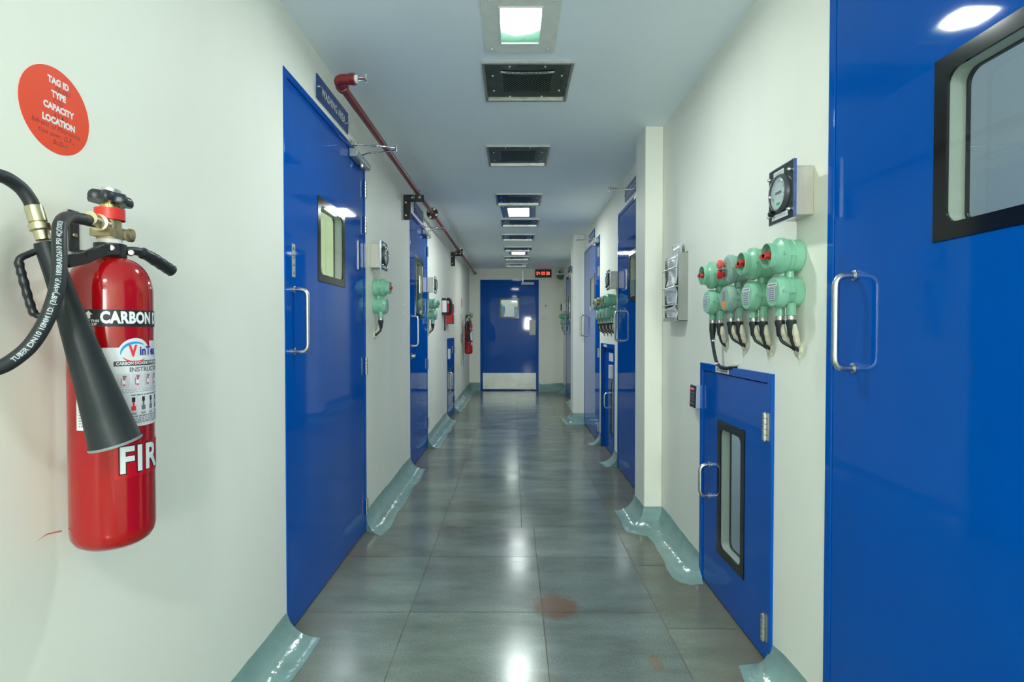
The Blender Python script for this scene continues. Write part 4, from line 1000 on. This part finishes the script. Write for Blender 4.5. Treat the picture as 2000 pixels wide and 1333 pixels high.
# viewer-facing direction in local (x, out)
vx, vo = -EX_Y, .86 - EC; nn = math.hypot(vx, vo); vx /= nn; vo /= nn
def onc(s, z, lift=.0006):
    al = s; r = RC + lift
    cx = vx * math.cos(al) + vo * math.sin(al) * 1.0
    co = vo * math.cos(al) - vx * math.sin(al)
    return Vector((cx * r, -EC - co * r, z - EX_Z))
def patch(name, a0, a1, z0, z1, m, parent, lift=.0006, n=None):
    bm = B(); n = n or max(2, int(abs(a1 - a0) / R(3)))
    cols = []
    for i in range(n + 1):
        a_ = a0 + (a1 - a0) * i / n; cols.append((bm.verts.new(onc(a_, z0, lift)), bm.verts.new(onc(a_, z1, lift))))
    for (p, q), (r_, s_) in zip(cols, cols[1:]): bm.faces.new((p, r_, s_, q))
    return mk(name, bm, m, parent, smooth=60)
def wtext(name, s, size, m, parent, a0, z, lift, bold=0.0, sx=1.0, spacing=1.0):
    """text wrapped on the cylinder; a0 = angle of its left end"""
    bm = text_bm(s, size, bold, 'LEFT', 0, spacing, sx)
    xs = [v.co.x for v in bm.verts]; x = min(xs)
    while x < max(xs):
        bmesh.ops.bisect_plane(bm, geom=bm.verts[:] + bm.edges[:] + bm.faces[:], plane_co=(x, 0, 0), plane_no=(1, 0, 0)); x += .0035
    for v in bm.verts: v.co = onc(a0 + v.co.x / RC, z + v.co.z, lift)
    return mk(name, bm, m, parent, smooth=0)
bb = patch('name_band', R(-75), R(165), 1.1730, 1.2035, INK, fe, .0005); bb['label'] = 'black band reading CARBON DIOXIDE'
wtext('lettering', 'CARBON DIOXIDE', .0285, WHITE, bb, R(-13.5), 1.1885, .0009, bold=.0014, sx=.72, spacing=1.06)
bm = B(); polyA = [(-.5, 0), (0, .55), (.5, 0), (.22, 0), (.22, -.6), (-.22, -.6), (-.22, 0)]
bm.faces.new([bm.verts.new(onc(R(-28) + x * .013 / RC, 1.1945 + z * .012, .0009)) for x, z in polyA]); mk('up_arrow', bm, WHITE, bb, smooth=0)
wtext('small_print', 'KEEP THIS', .0062, WHITE, bb, R(-38), 1.1828, .0009, .0002); wtext('small_print', 'END UP', .0062, WHITE, bb, R(-36), 1.1768, .0009, .0002)
wl_ = patch('instruction_label', R(-49), R(150), .988, 1.135, LABELW, fe, .0005); wl_['label'] = 'white instruction label with logo and pictograms'
# raised tab of the label behind the logo
bm = B(); ac, zc_ = R(32), 1.122; ring_ = [(ac + .030 / RC * math.cos(R(t_)), zc_ + .030 * math.sin(R(t_))) for t_ in range(0, 181, 10)]
bm_v = [bm.verts.new(onc(a_, z_, .0004)) for a_, z_ in ring_]; bv = [bm.verts.new(onc(a_, zc_ - .002, .0004)) for a_, z_ in ring_]
for i in range(len(ring_) - 1): bm.faces.new((bv[i], bv[i + 1], bm_v[i + 1], bm_v[i]))
mk('logo_tab', bm, LABELW, wl_, smooth=60)
patch('logo_tab', R(58), R(120), 1.13, 1.147, LABELW, wl_, .0004)
def arc(name, a_c, zc, r0, t0, t1, wmax, m, lift=.0009, squash=.82):
    bm = B(); prev = None
    for i in range(25):
        f_ = i / 24; t_ = R(t0 + (t1 - t0) * f_); w_ = wmax * math.sin(PI * min(1, max(.04, f_))) ** .6
        p = bm.verts.new(onc(a_c + r0 * math.cos(t_) / RC, zc + r0 * squash * math.sin(t_), lift)); q = bm.verts.new(onc(a_c + (r0 - w_) * math.cos(t_) / RC, zc + (r0 - w_) * squash * math.sin(t_), lift))
        if prev: bm.faces.new((prev[0], p, q, prev[1]))
        prev = (p, q)
    return mk(name, bm, m, wl_, smooth=0)
arc('logo_arc', R(31), 1.1255, .0245, 190, 40, .0052, LBLUE)
arc('logo_arc', R(31), 1.1255, .0235, 205, 325, .0040, PICTO)
wtext('logo_letter', 'V', .0275, PICTO, wl_, R(22.5), 1.1275, .0011, .0016, .72)
wtext('logo_letter', 'inTex', .0225, DBLUE, wl_, R(37.5), 1.1275, .0011, .0007, .86)
cb = patch('caption_band', R(2), R(120), 1.1010, 1.1100, mat('dark_grey_print', (.06, .06, .07), .5), wl_, .0009)
wtext('lettering', 'CARBON DIOXIDE TYPE FIRE EXTINGUISHER', .0072, WHITE, cb, R(5), 1.1055, .0013, .0002, .92)
wtext('lettering', 'INSTRUCTIONS', .0125, GREYINK, wl_, R(22), 1.0935, .0009, .0003)
for i in range(4):
    a_ = R(6) + R(19) * i
    bx_ = patch('pictogram_box', a_, a_ + R(17), 1.0610, 1.0870, mat('pale_print_box', (.64, .60, .66), .5), wl_, .0008)
    patch('pictogram_red', a_ + R(7), a_ + R(10.5), 1.0650, 1.0680, PICTO, bx_, .0012, 2); patch('pictogram_red', a_ + R(7.5), a_ + R(10.5), 1.0750, 1.0800, PICTO, bx_, .0012, 2)
    patch('pictogram_white', a_ + R(7.2), a_ + R(10.5), 1.0680, 1.0750, WHITE, bx_, .0012, 2); patch('pictogram_dark', a_ + R(7), a_ + R(12), 1.0800, 1.0835, GREYINK, bx_, .0012, 2)
    patch('pictogram_dark', a_ + R(4.6), a_ + R(5.6), 1.0660, 1.0790, GREYINK, bx_, .0012, 2)
def micro(a0, a1, zs, h, seed, m=GREYINK):
    rn = random.Random(seed); bm = B()
    for z in zs:
        a_ = a0
        while a_ < a1:
            w_ = rn.uniform(.003, .008) / RC
            n = 2; vs_ = [(bm.verts.new(onc(a_ + w_ * k / n, z - h / 2, .0009)), bm.verts.new(onc(a_ + w_ * k / n, z + h / 2, .0009))) for k in range(n + 1)]
            for p, q in zip(vs_, vs_[1:]): bm.faces.new((p[0], q[0], q[1], p[1]))
            a_ += w_ + .0018 / RC
    return mk('small_print', bm, m, wl_, smooth=0)
micro(R(4), R(110), [1.0585, 1.0555, 1.0525], .0013, 1, mat('faint_label_print', (.38, .37, .42), .6))
micro(R(24), R(110), [1.0465], .0022, 2)
for i in range(4):
    a_ = R(25) + R(16) * i
    patch('hazard_pictogram', a_, a_ + R(5), 1.0340, 1.0425, INK, wl_, .0009, 2); patch('hazard_pictogram', a_ - R(1), a_ + R(6), 1.0180, 1.0265, PICTO if i == 0 else GREYINK, wl_, .0009, 2)
    patch('hazard_pictogram', a_ + R(1), a_ + R(4), 1.0265, 1.0340, PICTO if i == 0 else GREYINK, wl_, .0009, 2); patch('hazard_pictogram', a_ - R(2), a_ + R(7), 1.0100, 1.0145, mat('faint_label_print', (.3, .3, .3)), wl_, .0009, 2)
micro(R(18), R(120), [1.0070], .0022, 3); micro(R(26), R(120), [1.0035, 1.0005, 0.9975, 0.9950], .0013, 4)
micro(R(-45), R(-36), [1.035 - .005 * i for i in range(9)], .0015, 5)
fr_ = patch('fire_sticker', R(1), R(130), .8960, .9580, mat('bright_red_sticker', (.52, .004, .008), .2), fe, .0004); fr_['label'] = 'red sticker reading FIRE'
wtext('letter_outline', 'FIRE', .066, INK, fr_, R(6.0), .9265, .0007, bold=.0042, sx=.84, spacing=1.10)
wtext('lettering', 'FIRE', .066, WHITE, fr_, R(6.0), .9265, .0012, bold=.0020, sx=.84, spacing=1.10)
# neck, valve, hand wheel
def P(z): return AX + Vector((0, 0, z - EX_Z))
bm = B(); lathe(bm, P(1.312), (0, 0, 1), [(0, .0195), (.030, .0195)], 24); mk('thread_tape', bm, mat('white_thread_tape', (.72, .68, .64), .5), fe)
bm = B(); lathe(bm, P(1.338), (0, 0, 1), [(0, .021), (.004, .022), (.016, .022), (.017, .019), (.042, .0185), (.044, .017)], 20); box(bm, -.026, .026, -EC - .019, -EC + .019, 1.341 - EX_Z, 1.356 - EX_Z)
lathe(bm, P(1.351) + Vector((.018, -.008, 0)), (.85, -.5, 0), [(0, .011), (.012, .011), (.013, .013), (.020, .013), (.022, .008)], 14)
va = mk('valve_body', bm, BRASS, fe, smooth=35)
bm = B(); lathe(bm, P(1.374), (0, 0, 1), [(0, .0245), (.021, .0245), (.021, .019), (.0, .019)], 28, cap=False); mk('red_collar', bm, REDC, fe, smooth=35)
bm = B(); lathe(bm, P(1.380), (0, 0, 1), [(0, .0165), (.018, .0165), (.018, .0155), (.022, .0155), (.022, .008), (.042, .008)], 6 * 3); mk('gland_nut', bm, mat('bright_brass', (.62, .46, .18), .3, .95), va, smooth=35)
bm = B(); cyl(bm, P(1.392) + Vector((-.019, -.012, 0)), P(1.412) + Vector((-.019, -.012, 0)), .0006, 6); mk('seal_wire', bm, STEEL, va)
HWM = Matrix.Translation(P(1.408)) @ Matrix.Rotation(R(7), 4, Vector((.55, .8, 0)))
bm = B(); n = 56; lays = []
for (z_, s_) in ((-.002, .62), (-.003, .94), (.002, 1.0), (.009, .98), (.015, .86), (.017, .6)):
    row = []
    for i in range(n):
        t_ = 2 * PI * i / n; r_ = (.0335 + .0042 * math.cos(7 * t_)) * s_; row.append(bm.verts.new(HWM @ Vector((r_ * math.cos(t_), r_ * math.sin(t_), z_))))
    lays.append(row)
for a_, b_ in zip(lays, lays[1:]):
    for i in range(n): bm.faces.new((a_[i], a_[(i + 1) % n], b_[(i + 1) % n], b_[i]))
bm.faces.new(lays[0]); bm.faces.new(lays[-1]); hw = mk('hand_wheel', bm, mat('blue_black_plastic', (.022, .026, .034), .3), fe, smooth=50)
bm = B(); lathe(bm, HWM @ Vector((0, 0, .016)), HWM.to_3x3() @ Vector((0, 0, 1)), [(0, .016), (.008, .016), (.009, .0145), (.009, 0)], 24, cap=False); mk('wheel_nut', bm, mat('pale_steel', (.68, .70, .66), .3, .9), hw)
# outlet and discharge hose : points from world positions
def W(x, y, z): return Vector((y - EX_Y, -(x - XL), z - EX_Z))     # world -> local
vpos = Vector((-.762, 1.036, 1.362))
op0 = W(vpos.x, vpos.y - .012, vpos.z); op1 = W(vpos.x + .012, vpos.y - .060, vpos.z + .002)
bm = B(); ax = op1 - op0; lathe(bm, op0, ax, [(0, .013), (.012, .013), (.013, .0155), (.026, .0155), (.027, .0105), (.036, .0105), (.037, .0125), (.058, .0125)], 18); mk('outlet_fitting', bm, ZINC, fe)
hose = [(-.752, .982, 1.361), (-.748, .940, 1.3585), (-.742, .909, 1.352), (-.728, .881, 1.335), (-.715, .863, 1.308), (-.702, .847, 1.265), (-.695, .832, 1.225), (-.695, .815, 1.184), (-.70, .797, 1.15), (-.71, .785, 1.13), (-.72, .765, 1.114),
        (-.735, .744, 1.111), (-.75, .722, 1.143), (-.765, .715, 1.203), (-.78, .73, 1.279), (-.785, .759, 1.347), (-.785, .80, 1.389), (-.78, .834, 1.401), (-.775, .86, 1.392), (-.77, .872, 1.376), (-.767, .8765, 1.362)]
hp = smooth_path([W(*p) for p in hose], 6)
bm = B(); tube(bm, hp, .0102, 16); hs_ = mk('discharge_hose', bm, RUBBER, fe, smooth=60)
# print along the hose, wrapped on its surface, facing the viewer
camL = W(0, 0, HC)
def hose_text(s, size, start, parent):
    bm = text_bm(s, size, .0002, 'LEFT'); L_ = [0]
    for z_ in (-.003, -.0015, 0, .0015, .003): bmesh.ops.bisect_plane(bm, geom=bm.verts[:] + bm.edges[:] + bm.faces[:], plane_co=(0, 0, z_), plane_no=(0, 0, 1))
    for a_, b_ in zip(hp, hp[1:]): L_.append(L_[-1] + (b_ - a_).length)
    for v in bm.verts:
        d_ = start - v.co.x
        k = max(i for i in range(len(L_) - 1) if L_[i] <= max(0, d_)); f_ = (d_ - L_[k]) / (L_[k + 1] - L_[k])
        c_ = hp[k].lerp(hp[k + 1], f_); t_ = (hp[k + 1] - hp[k]).normalized()
        w_ = (camL - c_); w_ = (w_ - t_ * w_.dot(t_)).normalized(); up = t_.cross(w_)
        al = (v.co.z) / .0105
        v.co = c_ + (w_ * math.cos(al) + up * math.sin(al)) * .0107
    return mk('hose_lettering', bm, mat('pale_hose_print', (.45, .50, .52), .5), parent, smooth=0)
hose_text('TUBER DN10 10MM I.D. (3/8")=W.P. 180BAR/2610 PSI 4Q/2003', .0092, .36, hs_)
def seg_lathe(name, p, q, prof, m, parent, n=20):
    bm = B(); p = W(*p); q = W(*q); a_ = q - p; Ln = a_.length; lathe(bm, p, a_, [(d * Ln, r_) for d, r_ in prof], n); return mk(name, bm, m, parent, smooth=35)
seg_lathe('hose_fitting', (-.767, .8765, 1.364), (-.7535, .8795, 1.311), [(0, .0122), (.03, .0125), (.46, .0125), (.48, .0105), (.52, .0105), (.54, .0145), (.70, .0145), (.74, .0105), (1, .0105)], ZINC, hs_)
A_, Z_ = W(-.752, .880, 1.308), W(-.685, .938, .972)
bm = B(); a_ = Z_ - A_; Ln = a_.length
outer = [(0, .010), (.001, .0150), (.006, .0160), (.05, .0165), (.10, .0185), (.16, .0225), (.22, .0270), (.29, .0330), (Ln - .004, .0385), (Ln - .002, .0400), (Ln, .0400), (Ln, .0370), (Ln - .06, .0325), (Ln - .07, 0)]
lathe(bm, A_, a_, outer, 40, cap=False); horn = mk('discharge_horn', bm, HORN, fe, smooth=40)
bm = B(); lathe(bm, A_, a_, [(Ln - .0035, .0402), (Ln + .0008, .0402), (Ln + .0008, .0385)], 40, cap=False); mk('horn_rim', bm, mat('worn_grey_rim', (.22, .25, .26), .5), horn, smooth=40)
grip = [(-.755, .881, 1.298), (-.765, .866, 1.287), (-.770, .854, 1.277), (-.7695, .8545, 1.262), (-.768, .856, 1.251), (-.7665, .859, 1.235), (-.765, .862, 1.219), (-.7625, .864, 1.205), (-.76, .867, 1.193), (-.752, .873, 1.188), (-.742, .880, 1.1885)]
gp = smooth_path([W(*p) for p in grip], 5)
bm = B(); tube(bm, gp, [(.0052 if (i < 12 or i > 40) else .0060 + .0006 * math.sin(i * 1.15)) for i in range(len(gp))], 10); mk('horn_grip', bm, BLACK, horn, smooth=50)
# neck clamp with two arms and a moulded grip
bm = B(); lathe(bm, P(1.3040), (0, 0, 1), [(0, .0205), (0, .0262), (.025, .0262), (.025, .0205)], 32, cap=False)
cl = mk('neck_clamp', bm, BLACK, fe, smooth=35)
bm = B(); pth = [W(*p) for p in ((-.737, 1.020, 1.317), (-.735, .986, 1.312), (-.735, .940, 1.291), (-.735, .903, 1.280))]
for i in range(len(pth) - 1):
    p, q = pth[i], pth[i + 1]; d_ = (q - p).normalized(); sd = Vector((0, 1, 0)); up = d_.cross(sd).normalized()
    vs = []
    for e_ in (p - d_ * .002, q + d_ * .002):
        for (s1, s2) in ((-1, -1), (1, -1), (1, 1), (-1, 1)): vs.append(bm.verts.new(e_ + sd * .0035 * s1 + up * .0105 * s2))
    for f in ((0, 1, 2, 3), (7, 6, 5, 4), (0, 4, 5, 1), (1, 5, 6, 2), (2, 6, 7, 3), (3, 7, 4, 0)): bm.faces.new([vs[k] for k in f])
mk('clamp_arm', bm, BLACK, cl, smooth=35, bev=.0015)
gr = [W(*p) for p in ((-.748, 1.050, 1.3175), (-.742, 1.078, 1.322), (-.735, 1.100, 1.317), (-.731, 1.118, 1.310), (-.726, 1.140, 1.3000), (-.722, 1.158, 1.2920))]
gs = smooth_path(gr, 6); bm = B(); tube(bm, gs, [(.0085 if i < 9 else .0112 + .0005 * math.sin(i * 1.5) + .0010 * (i > 14)) for i in range(len(gs))], 14); mk('carry_grip', bm, BLACK, cl, smooth=50)
for p in ((-.7368, 1.004, 1.3165), (-.7385, 1.058, 1.3155)):
    bm = B(); dirb = Vector((vx, -vo, 0)); lathe(bm, W(*p), dirb, [(-.006, .0060), (.006, .0060), (.009, .0045), (.0095, 0)], 12, cap=False); mk('clamp_bolt', bm, STEEL, cl, smooth=35)
# wall bracket the extinguisher hangs on
br = thing('hanging_bracket', 'L', 1.070, 1.322, 'black wall bracket behind the hose of the near extinguisher', 'bracket')
bm = B(); box(bm, -.012, .012, -.004, 0, -.002, .078); mk('wall_plate', bm, BLACKP, br, bev=.001)
bm = B(); box(bm, -.010, .010, -.068, -.004, -.004, .000); box(bm, -.010, .010, -.068, -.064, .0, .016); mk('hook', bm, BLACKP, br, bev=.001)
for z in (.03, .062):
    bm = B(); lathe(bm, (0, -.004, z), (0, -1, 0), [(0, .005), (.003, .004)], 10); mk('screw', bm, BRASS, br)
# its far twin and the far twin of the sticker
fe2 = dup(fe, 'L', 9.27, .775, 'small looking red carbon dioxide extinguisher far down by the end wall')
for ch in children(fe2):
    if ch.name.startswith('discharge_horn'):
        ch.rotation_euler = (R(11), 0, 0); ch.location = A_ - Matrix.Rotation(R(11), 3, 'X') @ A_
dup(sk, 'L', 9.10, 1.630, 'far round red orange sticker above the distant extinguisher')
# red scuff left on the near wall
bm = B(); vs = [bm.verts.new(p) for p in ((XL + .0004, .975, .785), (XL + .0004, 1.0, .7915), (XL + .0004, 1.034, .786), (XL + .0004, 1.033, .783), (XL + .0004, 1.0, .7895))]
bm.faces.new(vs); mk('red_scuff', bm, mat('red_scuff_paint', (.72, .20, .15), .5), bpy.data.objects['wall_left'], smooth=0)
